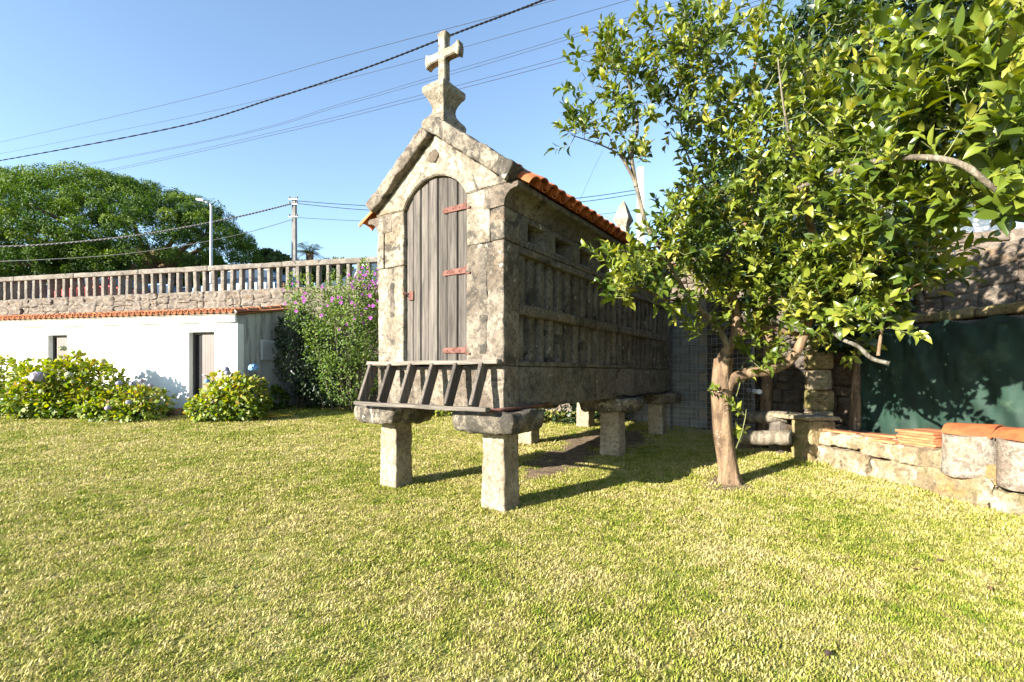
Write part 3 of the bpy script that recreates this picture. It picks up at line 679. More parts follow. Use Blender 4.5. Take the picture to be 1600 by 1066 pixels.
# ---------------------------------------------------------------- shrubs
def shrub(name, label, cat, base, blobs, n, kind, size, mat, group=None, outw=.8, upw=.5, stems=14, gap=.38, seed=0, part='foliage'):
    """blobs: (centre, radii); leaves thrown through an uneven shell of the blobs, with stems from the base"""
    t = empty(name, base); tag(t, label, cat, group); base = np.array(base, float)
    pos = []; dr_ = []; up_ = []; rn = []
    wts = np.array([b[1][0]*b[1][2] for b in blobs]); wts = wts/wts.sum()
    for (c, r), w_ in zip(blobs, wts):
        c = np.array(c, float); r = np.array(r, float); m = int(n*w_*1.7); d = unit(m)
        rad = .45+.6*RNG.random(m)**.45
        p = c+d*r*rad[:, None]
        keep = []
        for q, dd, rr_ in zip(p, d, rad):
            nn = noise.noise(Vector(q*(1.6/max(.35, min(r)))+seed*3.1)); 
            keep.append(rr_ < .93+.22*nn and noise.noise(Vector(q*(4.2/max(.5, min(r)))+9)) > -gap and q[2] > base[2]+.02)
        keep = np.array(keep); p = p[keep]; d = d[keep]
        pos.append(p); dr_.append(d*outw+unit(len(p))*.55+np.array([0, 0, .1])); up_.append(d*.6+np.array([-.25, -.25, upw])+unit(len(p))*.35); rn.append(np.clip(.42+.20*RNG.normal(size=len(p))+.18*d[:, 2], 0, 1))
    pos = np.concatenate(pos); dr_ = np.concatenate(dr_); up_ = np.concatenate(up_); rn = np.concatenate(rn)
    sz = size*RNG.uniform(.7, 1.25, len(pos))
    link(part, leaves_mesh(part, kind, pos-base, dr_, up_, sz, rn, mat), None, t)
    mb = MB()
    for i in range(stems):
        c, r = blobs[i % len(blobs)]; d = unit(1)[0]; tip = np.array(c)+d*np.array(r)*.7; tip[2] = max(tip[2], base[2]+.2)
        foot = base+np.array([(tip[0]-base[0])*.45, (tip[1]-base[1])*.45, -.05]); foot[2] = base[2]-.08
        mid = (foot+tip)/2+unit(1)[0]*.06
        mb.tube(smooth_path([foot-base, mid-base, tip-base], 4), [.014]*4+[.011]*4+[.007], 5)
    obj('stem', mb, M['stem'], t, fix=False)
    return t
FLW = {}
def floretmat(name, c1, c2):
    return plain(name, c1, .7, .2, 30, .01, col2=c2, bscale=60)
FLW['pale'] = floretmat('floret_pale', (.34,.30,.33), (.20,.17,.21)); FLW['blue'] = floretmat('floret_blue', (.22,.42,.75), (.12,.25,.55)); FLW['cream'] = floretmat('floret_cream', (.38,.38,.26), (.27,.29,.15)); FLW['mauve'] = floretmat('floret_mauve', (.33,.33,.45), (.2,.2,.3))
def bloom(parent, base, p, r, mat):
    """a mophead: small four-petal florets standing all over a ball"""
    d = unit(150); d = d[d[:, 2] > -.5]; pos = np.array(p)-np.array(base)+d*r*np.array([1, 1, .82])*.86; ups = d
    t = np.cross(d, unit(len(d))); pos = np.concatenate([pos, pos]); t2 = np.cross(d, t); dirs = np.concatenate([t, t2]); ups = np.concatenate([d, d]); L = r*.55
    dn = dirs/np.linalg.norm(dirs, axis=1, keepdims=True); pos = pos-dn*L/2
    me = leaves_mesh('flower_head', 'small', pos, dirs, ups, np.full(len(pos), L), RNG.random(len(pos)), FLW[mat], np.full(len(pos), 1.6))
    link('flower_head', me, None, parent)
def hyd(label, px0, px1, pytop, pybase, Y, n, blooms, seed, extra=None, kind='broad', size=.125):
    c = P((px0+px1)/2, pybase, Y); base = Vector((c.x, Y, gz(c.x, Y))); w_ = (px1-px0)/F*Y/2; h = P(0, pytop, Y).z-base.z
    bl = []
    k = max(2, int(w_/.42))
    for i in range(k):
        f = (i+.5)/k*2-1; hh = h*(1-.22*f*f)*random.uniform(.88, 1.0)
        bl.append(((base.x+f*w_*.72, Y+random.uniform(-.15, .2), base.z+hh*.52), (w_/k*1.25+.12, .62, hh*.5)))
        bl.append(((base.x+f*w_*.8, Y-.32, base.z+hh*.28), (w_/k*1.2+.1, .45, hh*.3)))
    t = shrub('hydrangea', label, 'hydrangea', tuple(base), bl, int(n*1.7), kind, size, HYD, 'hydrangeas along the outhouse', outw=.7, upw=.55, stems=10, seed=seed)
    for (px, py, dy, r, mt) in blooms: bloom(t, base, P(px, py, Y+dy), r, mt)
    return t
hyd('leafy green hydrangea cut by the photo edge, blue flower heads low beside it', -70, 42, 552, 645, 12.9, 1500, [(18, 636, -.75, .10, 'blue'), (-30, 570, -.3, .12, 'pale')], 1)
hyd('largest hydrangea bush, big pale flower head on its face, in front of outhouse window', 24, 202, 543, 652, 12.35, 3600, [(60, 590, -.72, .20, 'pale'), (108, 586, -.62, .10, 'cream'), (98, 545, -.1, .10, 'cream'), (66, 612, -.7, .08, 'cream'), (160, 566, -.5, .06, 'cream'), (113, 597, -.66, .05, 'cream')], 2)
hyd('small yellowing hydrangea with reddish leaves and faded mauve flowers', 146, 262, 598, 652, 12.0, 1300, [(186, 599, -.35, .08, 'mauve'), (207, 600, -.3, .08, 'mauve'), (221, 596, -.1, .08, 'pale'), (235, 603, -.1, .07, 'pale'), (201, 629, -.62, .07, 'mauve'), (169, 638, -.66, .08, 'pale')], 3, size=.105)
hyd('yellow-green hydrangea beside the open outhouse door with bright blue flower heads', 312, 418, 577, 654, 12.0, 2000, [(396, 575, -.1, .13, 'blue'), (353, 577, -.1, .09, 'mauve'), (355, 583, -.12, .08, 'mauve'), (323, 596, -.3, .07, 'blue')], 4, size=.115)
def px_blob(px, py, Y, rx, ry, rd): c = P(px, py, Y); return ((c.x, c.y, c.z), (rx/F*Y, rd, ry/F*Y))
b0 = G(432, 640); shrub('ground_shrub', 'low dark green plant at the outhouse corner beside the hydrangea', 'plant', tuple(b0), [px_blob(428, 625, b0.y, 24, 20, .35)], 700, 'broad', .10, SHR, seed=8, stems=5)
# flowering shrub and the dark one beside it
Yb = 13.9; c = P(540, 640, Yb); base = (c.x+.2, Yb, gz(0, Yb))
bl = [px_blob(545, 590, Yb-.4, 52, 48, .8), (px_blob(530, 530, Yb-.5, 55, 62, .9)), px_blob(560, 490, Yb-.3, 52, 62, .8), px_blob(490, 490, Yb-.2, 44, 48, .7), px_blob(470, 460, Yb, 26, 36, .6), px_blob(580, 450, Yb, 34, 36, .6), px_blob(610, 520, Yb, 50, 90, .8), px_blob(525, 455, Yb, 20, 34, .4), px_blob(568, 425, Yb+.1, 9, 26, .2)]
sh = shrub('flowering_shrub', 'tall glossy shrub with purple flowers between outhouse and granary', 'shrub', base, bl, 21000, 'small', .075, SHR, outw=.35, upw=.35, stems=30, gap=.22, seed=11)
PUR = plain('purple_petal', (.21,.018,.19), .6, .3, 20, col2=(.13,.010,.16)); 
fl = [(random.gauss(572, 14), random.gauss(440, 14)) for _ in range(26)]+[(random.uniform(452, 592), random.uniform(440, 520)) for _ in range(16)]+[(477,459),(462,473),(463,486),(528,465),(518,470),(512,478),(533,465),(551,449),(556,432),(566,436),(571,448),(575,455),(583,441),(586,428),(570,430),(562,426),(552,438),(578,462),(588,455),(590,470),(565,491),(572,483),(579,497),(530,515),(443,453),(446,475),(545,430),(560,455),(590,440),(574,425),(583,478)]
for i, (px, py) in enumerate((a, max(418, b)) for a, b in fl):
    p = np.array(P(px, py, Yb-.75-.25*random.random()+(.55 if py < 460 else 0)))-np.array(base); ang = np.linspace(0, 2*math.pi, 6)[:5]+random.random()
    d = np.stack([np.cos(ang), np.full(5, -.25), np.sin(ang)], 1); me = leaves_mesh('flower', 'broad', np.repeat(p[None], 5, 0), d, np.tile(np.array([[-.3, -1, .35]]), (5, 1)), np.full(5, random.uniform(.04, .065)), np.zeros(5), PUR, np.full(5, 1.2)); link('flower', me, None, sh)
Yd = 14.1; c = P(470, 640, Yd); bl = [px_blob(470, 560, Yd, 42, 66, .8), px_blob(500, 590, Yd, 40, 50, .7), px_blob(455, 520, Yd, 24, 36, .5), px_blob(520, 610, Yd+.2, 40, 30, .6)]
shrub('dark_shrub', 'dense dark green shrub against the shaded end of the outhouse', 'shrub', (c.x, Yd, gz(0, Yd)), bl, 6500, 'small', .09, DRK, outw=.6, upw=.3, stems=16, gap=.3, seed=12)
# shrubbery glimpsed beyond the granary legs
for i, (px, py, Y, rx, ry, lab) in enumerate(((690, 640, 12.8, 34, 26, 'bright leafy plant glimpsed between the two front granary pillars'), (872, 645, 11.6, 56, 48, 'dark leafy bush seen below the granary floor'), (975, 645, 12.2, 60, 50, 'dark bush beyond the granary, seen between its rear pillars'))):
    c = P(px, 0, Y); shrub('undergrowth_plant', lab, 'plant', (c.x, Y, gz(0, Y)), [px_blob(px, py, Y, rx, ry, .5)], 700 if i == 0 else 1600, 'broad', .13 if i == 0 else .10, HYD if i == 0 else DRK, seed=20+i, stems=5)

# hose, flat stone by the wall
c = G(425, 653); pts = []
for i in range(70):
    a = i*.42; r = .50+.05*math.sin(i*1.3); pts.append((c.x+r*math.cos(a)*1.0, c.y+r*.42*math.sin(a), gz(c.x, c.y)+.035+.010*(i % 5)))
pts += [(c.x-.7, c.y-.25, gz(0, c.y)+.03), (c.x-1.3, c.y-.22, gz(0, c.y)+.03), (c.x-1.9, c.y-.1, gz(0, c.y)+.03)]
tag(obj('garden_hose', MB().tube(smooth_path(pts, 3), .014, 6), M['hose']), 'coiled yellow garden hose lying on the lawn by the hydrangea', 'hose')
c = P(265, 640, 12.55); z = gz(0, 12.55)
ps = link('planter_stone', stone_mesh(c.x-.26, c.x+.26, 12.4, 12.75, z-.05, z+.22, bev=.05, amp=.02, seed=77, step=.08), M['dark_stone']); tag(ps, 'grey stone block on the grass against the white wall', 'stone')

# ---------------------------------------------------------------- cars on the road
def car(label, px, Y, col, z=4.0, rz=HA, L=4.1, H=1.45):
    p = P(px, 0, Y); t = empty('parked_car', (p.x, Y, z), R(rz)); tag(t, label, 'car', 'cars parked on the road above the wall')
    pm = plain('car_paint_'+str(px), col, .25, .03, 2, spec=.6)
    prof = [(-L/2, .30), (-L/2, .62), (-L/2+.12, .80), (-L/2+.95, .92), (L/2-.55, .95), (L/2-.08, .85), (L/2, .55), (L/2-.05, .30)]
    mb = MB(); rr = []
    for y, k in ((-.82, .96), (-.74, 1), (.74, 1), (.82, .96)): rr.append([(x*k, y, .3+(zz-.3)*k) for x, zz in prof])
    mb.rings(rr); obj('body', mb, pm, t, bevel=.04)
    cab = [(-L/2+.85, .90), (-L/2+1.55, H-.07), (-L/2+2.0, H), (L/2-1.1, H), (L/2-.62, H-.12), (L/2-.25, .93)]
    mb = MB(); rr = []
    for y, k in ((-.74, 0), (-.60, 1), (.60, 1), (.74, 0)): rr.append([(x, y, zz if k else .9+(zz-.9)*.05) for x, zz in cab])
    mb.rings([[(x, -.74+.16*(zz-.9)/.55, zz) for x, zz in cab], [(x, .74-.16*(zz-.9)/.55, zz) for x, zz in cab]]); cb = obj('cabin', mb, M['glass_dark'], t, bevel=.02)
    rp = [(-L/2+1.45, H-.06), (-L/2+2.0, H+.005), (L/2-1.1, H+.005), (L/2-.60, H-.10), (L/2-.7, H-.13), (L/2-1.1, H-.04), (-L/2+2.0, H-.04), (-L/2+1.5, H-.1)]
    obj('roof', MB().prism(rp, -.60, .60), pm, cb)
    mb = MB()
    for x in (-L/2+1.5, .25, L/2-.75):
        for s_ in (-1, 1): mb.tube([(x-.12*(1 if x < 0 else -1), s_*.745, .9), (x+.1*(1 if x < 0 else -1)*0, s_*.60, H-.05)], .03, 6)
    obj('window_pillar', mb, pm, cb, fix=False)
    for x in (-L/2+.78, L/2-.72):
        for s_ in (-1, 1):
            w_ = obj('wheel', MB().tube([(x, s_*.66, .31), (x, s_*.84, .31)], .31, 18), M['tyre'], t); obj('rim', MB().tube([(x, s_*.835, .31), (x, s_*.85, .31)], .19, 14), M['aluminium'], w_)
    for s_ in (-1, 1):
        obj('headlight', MB().box(-L/2-.01, -L/2+.10, s_*.62-.14, s_*.62+.14, .60, .74), M['aluminium'], t, bevel=.02); obj('tail_light', MB().box(L/2-.10, L/2+.01, s_*.66-.10, s_*.66+.10, .62, .82), M['rust'], t, bevel=.02)
car('silver car low behind the balustrade at the far left end', 8, 19.4, (.30,.38,.45), z=3.72)
car('red car seen through the balustrade below the pine', 165, 18.4, (.42,.02,.035), z=3.72, L=3.4, H=1.42)
car('blue car parked behind the red car, seen through the balustrade', 246, 20.6, (.03,.12,.36), z=3.72, L=4.0)
car('pale blue car with curved roof behind the balustrade, right of the lamp post', 392, 17.4, (.10,.24,.40), z=3.72, L=3.9, H=1.40)
car('white car behind the balustrade above the purple flowers', 595, 16.6, (.55,.57,.60), z=3.72, L=3.9, H=1.45)

# ---------------------------------------------------------------- lamp, poles, cables
Y = 21.; p = P(330, 0, Y); t = empty('street_lamp', (p.x, Y, 3.72)); tag(t, 'grey steel street lamp with short arm in front of the pine', 'street lamp')
zt = P(0, 318, Y).z-3.72
obj('post', MB().tube([(0,0,0), (0,0,1.2), (0,0,zt-.12), (-.04,-.01,zt)], [.075, .065, .045, .04], 12), M['galvanised'], t)
obj('arm', MB().tube([(-.03,0,zt-.02), (-.30,-.05,zt+.09)], .035, 8), M['galvanised'], t)
mb = MB().rings([[(-.28,-.13,zt+.06),(-.28,.05,zt+.06),(-.28,.05,zt+.14),(-.28,-.13,zt+.14)], [(-.62,-.10,zt+.14),(-.62,.0,zt+.14),(-.62,.0,zt+.19),(-.62,-.10,zt+.19)]]); obj('lamp_head', mb, M['aluminium'], t, bevel=.02)
def pole(label, px, pytop, Y, r0, r1, mat, ztop=None, base=3.75, fit=True):
    p = P(px, 0, Y); t = empty('utility_pole', (p.x, Y, base)); tag(t, label, 'pole'); h = P(0, pytop, Y).z-base
    mb = MB().rings([[(-r0,-r0,-.2),(r0,-r0,-.2),(r0,r0,-.2),(-r0,r0,-.2)], [(-r1,-r1,h),(r1,-r1,h),(r1,r1,h),(-r1,r1,h)]]); obj('post', mb, mat, t, bevel=.015)
    for i, dz in enumerate((.12, .35, .95) if fit else ()):
        obj('bracket', MB().box(-.22, .22, -r1-.06, -r1-.005, h-dz-.03, h-dz+.03), M['galvanised'], t, bevel=.01)
        for s_ in (-1, 1): obj('insulator', MB().tube([(s_*.18, -r1-.03, h-dz+.03), (s_*.18, -r1-.03, h-dz+.10), (s_*.18, -r1-.03, h-dz+.14)], [.03, .045, .02], 8), M['slate'], t)
    return t
pole('concrete utility pole with brackets standing behind the balustrade', 460, 309, 23., .125, .085, M['concrete'])
pole('pale concrete pole partly behind the citrus branches, right of the granary pinnacle', 1001, 262, 19., .13, .12, M['pale_concrete'], base=2.6, fit=False)
def cable(label, pts, r, mat, twist=False, group=None):
    q = [P(*a) for a in pts]; sm = smooth_path(q, 14)
    mb = MB()
    if twist:
        for ph in (0, math.pi):
            pp = []; fine = smooth_path(q, 90)
            for i, s_ in enumerate(fine): pp.append(s_+Vector((0, math.cos(i*.62+ph)*r*.9, math.sin(i*.62+ph)*r*.9)))
            mb.tube(pp, r, 5, False)
    else: mb.tube(sm, r, 5, False)
    tag(obj('overhead_cable', mb, mat, fix=False), label, 'cable', group)
g_ = 'overhead cables crossing the sky'
cable('uppermost thin cable running from top centre down to the left edge', [(-80, 240, 40), (269, 161, 27), (537, 88, 21), (860, 2, 16.5), (1010, -45, 15)], .011, M['cable_grey'], group=g_)
cable('thick twisted black cable passing behind the stone cross', [(-80, 262, 34), (0, 251, 31), (269, 200, 24), (430, 153, 20.5), (575, 105, 18), (715, 51, 16), (844, 2, 14.6), (960, -50, 13.5)], .019, M['black_rubber'], True, g_)
cable('thin cable passing the cross arms, between twisted cable and lower pairs', [(-80, 256, 44), (269, 187, 30), (537, 124, 23), (720, 75, 20), (855, 37, 18), (1010, -8, 16.5)], .010, M['cable_grey'], group=g_)
for k, (dy, r, lab) in enumerate(((0, .009, 'upper cable of the pair running just above the stone pedestal'), (5, .009, 'lower cable of the pair running just above the stone pedestal'))):
    cable(lab, [(-80, 296+dy*.3, 44), (323, 220+dy*.4, 29), (537, 161+dy*.7, 23.5), (699, 113+dy, 20.5), (857, 66+dy, 18.5), (1100, -10+dy, 16)], r, M['cable_grey'], group=g_)
for k, (dy, r, lab) in enumerate(((0, .010, 'upper cable of the lowest pair meeting the pedestal side'), (7, .011, 'lowest sky cable, meeting the pedestal side below its twin'))):
    cable(lab, [(-80, 311+dy*.3, 44), (156, 268+dy*.4, 34), (430, 206+dy*.6, 26), (656, 149+dy*.8, 21), (860, 95+dy, 18.3), (1085, 32+dy, 16), (1250, -20+dy, 14.5)], r, M['cable_grey'], group=g_)
cable('pale cable sagging from the utility pole across the pine, upper one', [(457, 318, 22.9), (380, 337, 22), (280, 357, 21), (190, 371, 20.3), (60, 383, 19.5), (-80, 388, 18.7)], .022, M['cable_pale'], True, 'cables from the utility pole')
cable('pale cable sagging from the utility pole across the pine, lower one', [(457, 343, 22.9), (380, 365, 22), (280, 385, 21), (150, 401, 20), (-80, 412, 18.7)], .014, M['cable_pale'], group='cables from the utility pole')
for lab, y0, y1, y2, r in (('upper of three cables from utility pole to behind the granary', 314, 322, 296, .014), ('middle of three cables from utility pole to behind the granary', 318, 329, 302, .014), ('lowest of three cables from utility pole to behind the granary', 340, 346, 328, .009)):
    cable(lab, [(462, y0, 22.9), (590, y1, 22.2), (760, y1-2, 21.3), (900, (y1+y2)/2+1, 20.5), (1001, y2, 19)], r, M['black_rubber'], group='cables from the utility pole')
cable('faint wire slanting down the sky above the granary roof', [(942, 235, 20), (925, 270, 20.3), (903, 320, 20.8)], .006, M['cable_grey'])

# ---------------------------------------------------------------- trees beyond
def tuft_tree(name, label, cat, base, clumps, per, nsize, mat, trunk, needle='needle', group=None, width=1.0, puff=True):
    t = empty(name, base); tag(t, label, cat, group); base = np.array(base); pos = []; dr_ = []; up_ = []; rn = []; sz = []
    for (c, r, out) in clumps:
        d = unit(per); d[:, 2] = d[:, 2]*.8+.25; d /= np.linalg.norm(d, axis=1, keepdims=True)
        rr_ = r*RNG.uniform(.62, .96, per)[:, None]; pos.append(np.array(c)-base+d*rr_*np.array([1, 1, .8])); sz.append(nsize*RNG.uniform(.7, 1.3, per)); rn.append(np.clip(RNG.normal(.45, .16)+.10*RNG.normal(size=per)+.22*d[:, 2], 0, 1))  # leaf colour rises towards each clump's top, painting in the light from above
        if puff: dr_.append(np.cross(d, unit(per))+d*.45); up_.append(d+unit(per)*.25)
        else: dr_.append(d+unit(per)*.35+np.array(out)*.4); up_.append(unit(per))
    link('crown', leaves_mesh('crown', needle, np.concatenate(pos), np.concatenate(dr_), np.concatenate(up_), np.concatenate(sz), np.concatenate(rn), mat, np.full(sum(len(a) for a in sz), width)), None, t)
    mb = MB()
    for pts, r0, r1 in trunk: q = smooth_path([np.array(p)-base for p in pts], 6); mb.tube(q, list(np.linspace(r0, r1, len(q))), 8)
    obj('trunk', mb, M['bark'], t, fix=False); return t
# the big stone pine
Y = 30.; cx = P(175, 0, Y).x; zb = 4.3
cl = []; pc = np.array([P(146, 0, Y).x, Y, P(0, 425, Y).z]); pr = np.array([250/F*Y, 6.5, 132/F*Y]); got = []
while len(got) < 560:
    d = unit(1)[0]
    if d[2] < -.12 or (d[1] > .35 and random.random() < .8): continue
    inner = len(got) > 400
    lob = 1+.085*noise.noise(Vector(d*3.1))+.05*noise.noise(Vector(d*7)+Vector((4, 1, 2))); p = pc+d*pr*lob*(random.uniform(.72, .88) if inner else 1)
    if not inner and any(np.linalg.norm(p-q) < .98 for q in got): 
        if random.random() < .985: continue
    got.append(p); cl.append((tuple(p), random.uniform(.45, .76), d))
for i in range(90):
    px = random.uniform(62, 190); py = random.uniform(385, 425); cl.append((tuple(P(px, py, 24.5+random.random()*1.5)), random.uniform(.3, .5), (0, 0, .6)))
foot = (cx+3, Y+1, zb)
tr = [([foot, (cx+2.4, Y+1, 7), (cx+1.5, Y+.5, 9.5)], .5, .36)]
for k in range(16):
    a = k*2*math.pi/16; rx_ = random.uniform(4, 7); tr.append(([(cx+2, Y+.7, 7.2+random.random()*2), (cx+1.5+rx_*.45*math.cos(a), Y+rx_*.45*math.sin(a), 9), (cx+rx_*math.cos(a), Y+rx_*math.sin(a)*.8, 10.2)], .22, .06))
for px, py in ((-20, 405), (20, 395), (60, 415)): tr.append(([(cx+1, Y, 8), tuple(P(px+60, py+8, 27)), tuple(P(px, py, 25))], .16, .05))
tuft_tree('stone_pine', 'huge dome-shaped stone pine rising beyond the road balustrade', 'pine', foot, cl, 380, .125, PIN, tr, needle='small', width=.9)
def bushy(name, label, cat, px, py, Y, rx, ry, n, mat, zbase=4.0, group=None, per=60, ns=.35, kind='small', rd=None, trunk=True, lumps=None):
    c = P(px, py, Y); a, b_ = rx/F*Y, ry/F*Y; cl = []
    for i in range(n):
        d = unit(1)[0]; k = random.uniform(.4, 1.0)**.6; k *= 1+.22*noise.noise(Vector(d*2.3)+Vector((px, py, 0))); cl.append(((c.x+d[0]*a*k, c.y+d[1]*(rd or a)*k, c.z+d[2]*b_*k), random.uniform(.14, .26)*min(a, b_)+.1, d))
    tk = [([(c.x, Y, zbase), (c.x+.05*a, Y, (zbase+c.z)/2), (c.x, Y, c.z)], .06*a+.04, .03*a+.02)]
    for k in range(5):
        an = k*1.3; tk.append(([(c.x, Y, c.z-.5*b_), (c.x+.3*a*math.cos(an), Y+.3*a*math.sin(an), c.z), (c.x+.6*a*math.cos(an), Y+.6*a*math.sin(an), c.z+.3*b_)], .03*a+.015, .008*a+.005))
    return tuft_tree(name, label, cat, (c.x, Y, zbase), cl, per, ns, mat, tk, kind, group)
gp = 'trees beyond the road'
bushy('broadleaf_tree', 'small dark tree at the right foot of the stone pine', 'tree', 414, 408, 34, 13, 16, 40, FARL, group=gp)
bushy('broadleaf_tree', 'leafy tree seen through the balustrade left of the palm', 'tree', 445, 428, 32, 34, 24, 70, FARL, group=gp)
bushy('broadleaf_tree', 'leafy tree seen through the balustrade right of the palm', 'tree', 520, 432, 34, 30, 22, 70, FARL, group=gp)
bushy('broadleaf_tree', 'dark undergrowth tree below the middle of the stone pine', 'tree', 300, 425, 38, 70, 28, 120, FARL, group=gp)
bushy('broadleaf_tree', 'dark undergrowth tree below the left of the stone pine', 'tree', 90, 430, 38, 120, 28, 150, FARL, group=gp)
# palm
Y = 33.; p = P(484, 394, Y); t = empty('palm_tree', (p.x, Y, 4.0)); tag(t, 'small palm tree showing its head above the balustrade', 'palm')
obj('trunk', MB().tube([(0,0,-.2), (.05,0,1.5), (0,0,p.z-4)], [.28, .22, .25], 10), M['bark'], t)
pos = []; dr_ = []; up_ = []
for k in range(34):
    a = random.random()*2*math.pi; el = random.uniform(-.3, 1.3)
    for j in range(16):
        s_ = j/15*1.1; q = np.array([math.cos(a)*math.cos(el)*s_, math.sin(a)*math.cos(el)*s_, math.sin(el)*s_-.35*s_*s_]); 
        for sd in (-1, 1):
            pos.append(q+np.array([0, 0, p.z-4])); dr_.append(np.array([-math.sin(a)*sd*.8+math.cos(a)*.7, math.cos(a)*sd*.8+math.sin(a)*.7, -.2])); up_.append((0, 0, 1))
link('crown', leaves_mesh('crown', 'needle', pos, dr_, up_, np.full(len(pos), .36), RNG.random(len(pos)), FARL, np.full(len(pos), 1.4)), None, t)

exec_right = True
# ---------------------------------------------------------------- right-hand garden walls
A0 = Vector((4.72, 7.51, 0)); dW = Vector((.23, -.973, 0)).normalized(); WA = math.atan2(dW.y, dW.x)
def ww(s_, d, z=0):  # s along low wall from its far end towards the camera, d away from the lawn
    n_ = Vector((-dW.y, dW.x, 0)); return Vector((A0.x+dW.x*s_+n_.x*d, A0.y+dW.y*s_+n_.y*d, z))
lw = empty('low_garden_wall', A0, WA); tag(lw, 'low wall of big pale stones edging the lawn under the terracotta tiles', 'wall')
def lwst(s0, s1, d0, d1, z0, z1, mat=None, **k):
    kw = dict(bev=.022, amp=.045, step=.035, freq=5.5, fine=.6); kw.update(k); stone('stone', lw, mat or M['garden_stone'], s0, s1, d0, d1, z0, z1, **kw)
s_ = -.05; i = 0
for L_ in (.50, .42, .62, .80, .55, .72, .6, .7):
    zg = gz(0, 7.51-s_*.973); lwst(s_, s_+L_-.012, random.uniform(-.05, .04), .50, zg-.15, zg+.24+.05*(i % 2)); s_ += L_; i += 1
s_ = .02; i = 0
for L_ in (.72, .55, .85, .62, .78, .5, .7):
    zg = gz(0, 7.51-s_*.973); lwst(s_, s_+L_-.012, random.uniform(-.01, .06), .55, zg+.262+.03*((i+1) % 2), zg+.47+.02*(i % 3)); s_ += L_; i += 1
mb = MB(); rows = []
for k in range(14):
    s1 = -1.2+k*.5; zg = gz(0, 7.51-s1*.973); rows.append([(ww(s1, .25+.16*j).x, ww(s1, .25+.16*j).y, zg+.43+.02*noise.noise(Vector((s1*3, j*.7, 2)))) for j in range(9)])
mb.add([p for r_ in rows for p in r_], [(a*9+j, a*9+j+1, (a+1)*9+j+1, (a+1)*9+j) for a in range(13) for j in range(8)], True); struct(obj('raised_bed', mb, M['soil']))
# terrace wall behind, ledge, green shade net
TD = 1.30; tw = empty('terrace_wall', ww(0, TD, 0), WA); tag(tw, 'tall rubble terrace wall above the green net, with mossy orange ledge', 'wall')
tsrc = []
for k in range(6):
    me = stone_mesh(-.5, .5, -.2, .2, -.5, .5, bev=.12, amp=.05, seed=140+k, step=.14, freq=2.8); me.materials.append(M['terrace_stone']); tsrc.append(me)
obj('core', MB().box(-1.9, 5.2, .12, .6, 0, 2.2), M['dark_stone'], tw); obj('upper_core', MB().box(-1.9, 5.2, .42, .9, 2.2, 3.2), M['dark_stone'], tw)
lay(rubble(-1.9, 5, .35, 2.24), tsrc, tw, .12, .7)
lay(rubble(-1.9, 5, 2.38, 3.25, .25, .5, .22, .42), tsrc, tw, .42, .7, .03, 1.1)
x = -1.9
while x < 5:
    w_ = random.uniform(.5, 1.0); stone('ledge_stone', tw, M['mossy_stone'], x, x+w_-.01, -.06, .40, 2.245, 2.39, bev=.04, amp=.03, step=.08, freq=5); x += w_
netm, nt, b, o = new_mat('shade_net'); co = coords(nt, 'Object')
wv = N(nt, 'ShaderNodeTexWave'); wv.inputs['Scale'].default_value = 55; wv.bands_direction = 'Z'; nt.links.new(co, wv.inputs['Vector'])
c = mix(nt, ramp(nt, noi(nt, co, 3, 4), .35, .65), (.002,.015,.009), (.005,.028,.016)); c = mix(nt, math_(nt, 'MULTIPLY', wv.outputs['Fac'], .3), c, (.03,.06,.04)); c = mix(nt, ramp(nt, noi(nt, co, 1.6, 6, .65), .55, .68, 0, .5), c, (.06,.10,.055))  # net colour darkened for the crown's shade, pale blotches painted as sun patches
nt.links.new(c, b.inputs['Base Color']); b.inputs['Roughness'].default_value = .7; bump(nt, b, wv.outputs['Fac'], .4, .004)
nf = empty('net_fence', ww(0, TD-.16, 0), WA); tag(nf, 'dark green shade net stretched along the foot of the terrace wall', 'net')
mb = MB(); nxn, nzn = 150, 36
def net_d(u, v): return -.05+.05*noise.noise(Vector((u*2.0, v*1.2, 4)))+.035*noise.noise(Vector((u*5+v*2.2, v*1.4, 7)))+.016*noise.noise(Vector((u*14, v*5, 7)))
for sd in (0, .006):
    mb.add([(-.25+5.2*i/nxn, net_d(-.25+5.2*i/nxn, j*.05)-sd, .50+(1.70+.04*math.sin(i*.37))*j/nzn+(.06*noise.noise(Vector((i*.12, 1, 1))) if j == 0 else 0)) for j in range(nzn+1) for i in range(nxn+1)],
           [(j*(nxn+1)+i, j*(nxn+1)+i+1, (j+1)*(nxn+1)+i+1, (j+1)*(nxn+1)+i) for j in range(nzn) for i in range(nxn)], True)
obj('net', mb, netm, nf, fix=False)
for x in (-.25, 1.6, 3.4): obj('post', MB().tube([(x, .045, .3), (x+.02, .045, 2.2)], .035, 8), M['bark_grey'], nf)
obj('line_wire', MB().tube([(-.25, -.06, 2.17), (1.6, -.05, 2.15), (3.4, -.05, 2.16), (4.9, -.05, 2.17)], .006, 5), M['cable_grey'], nf)
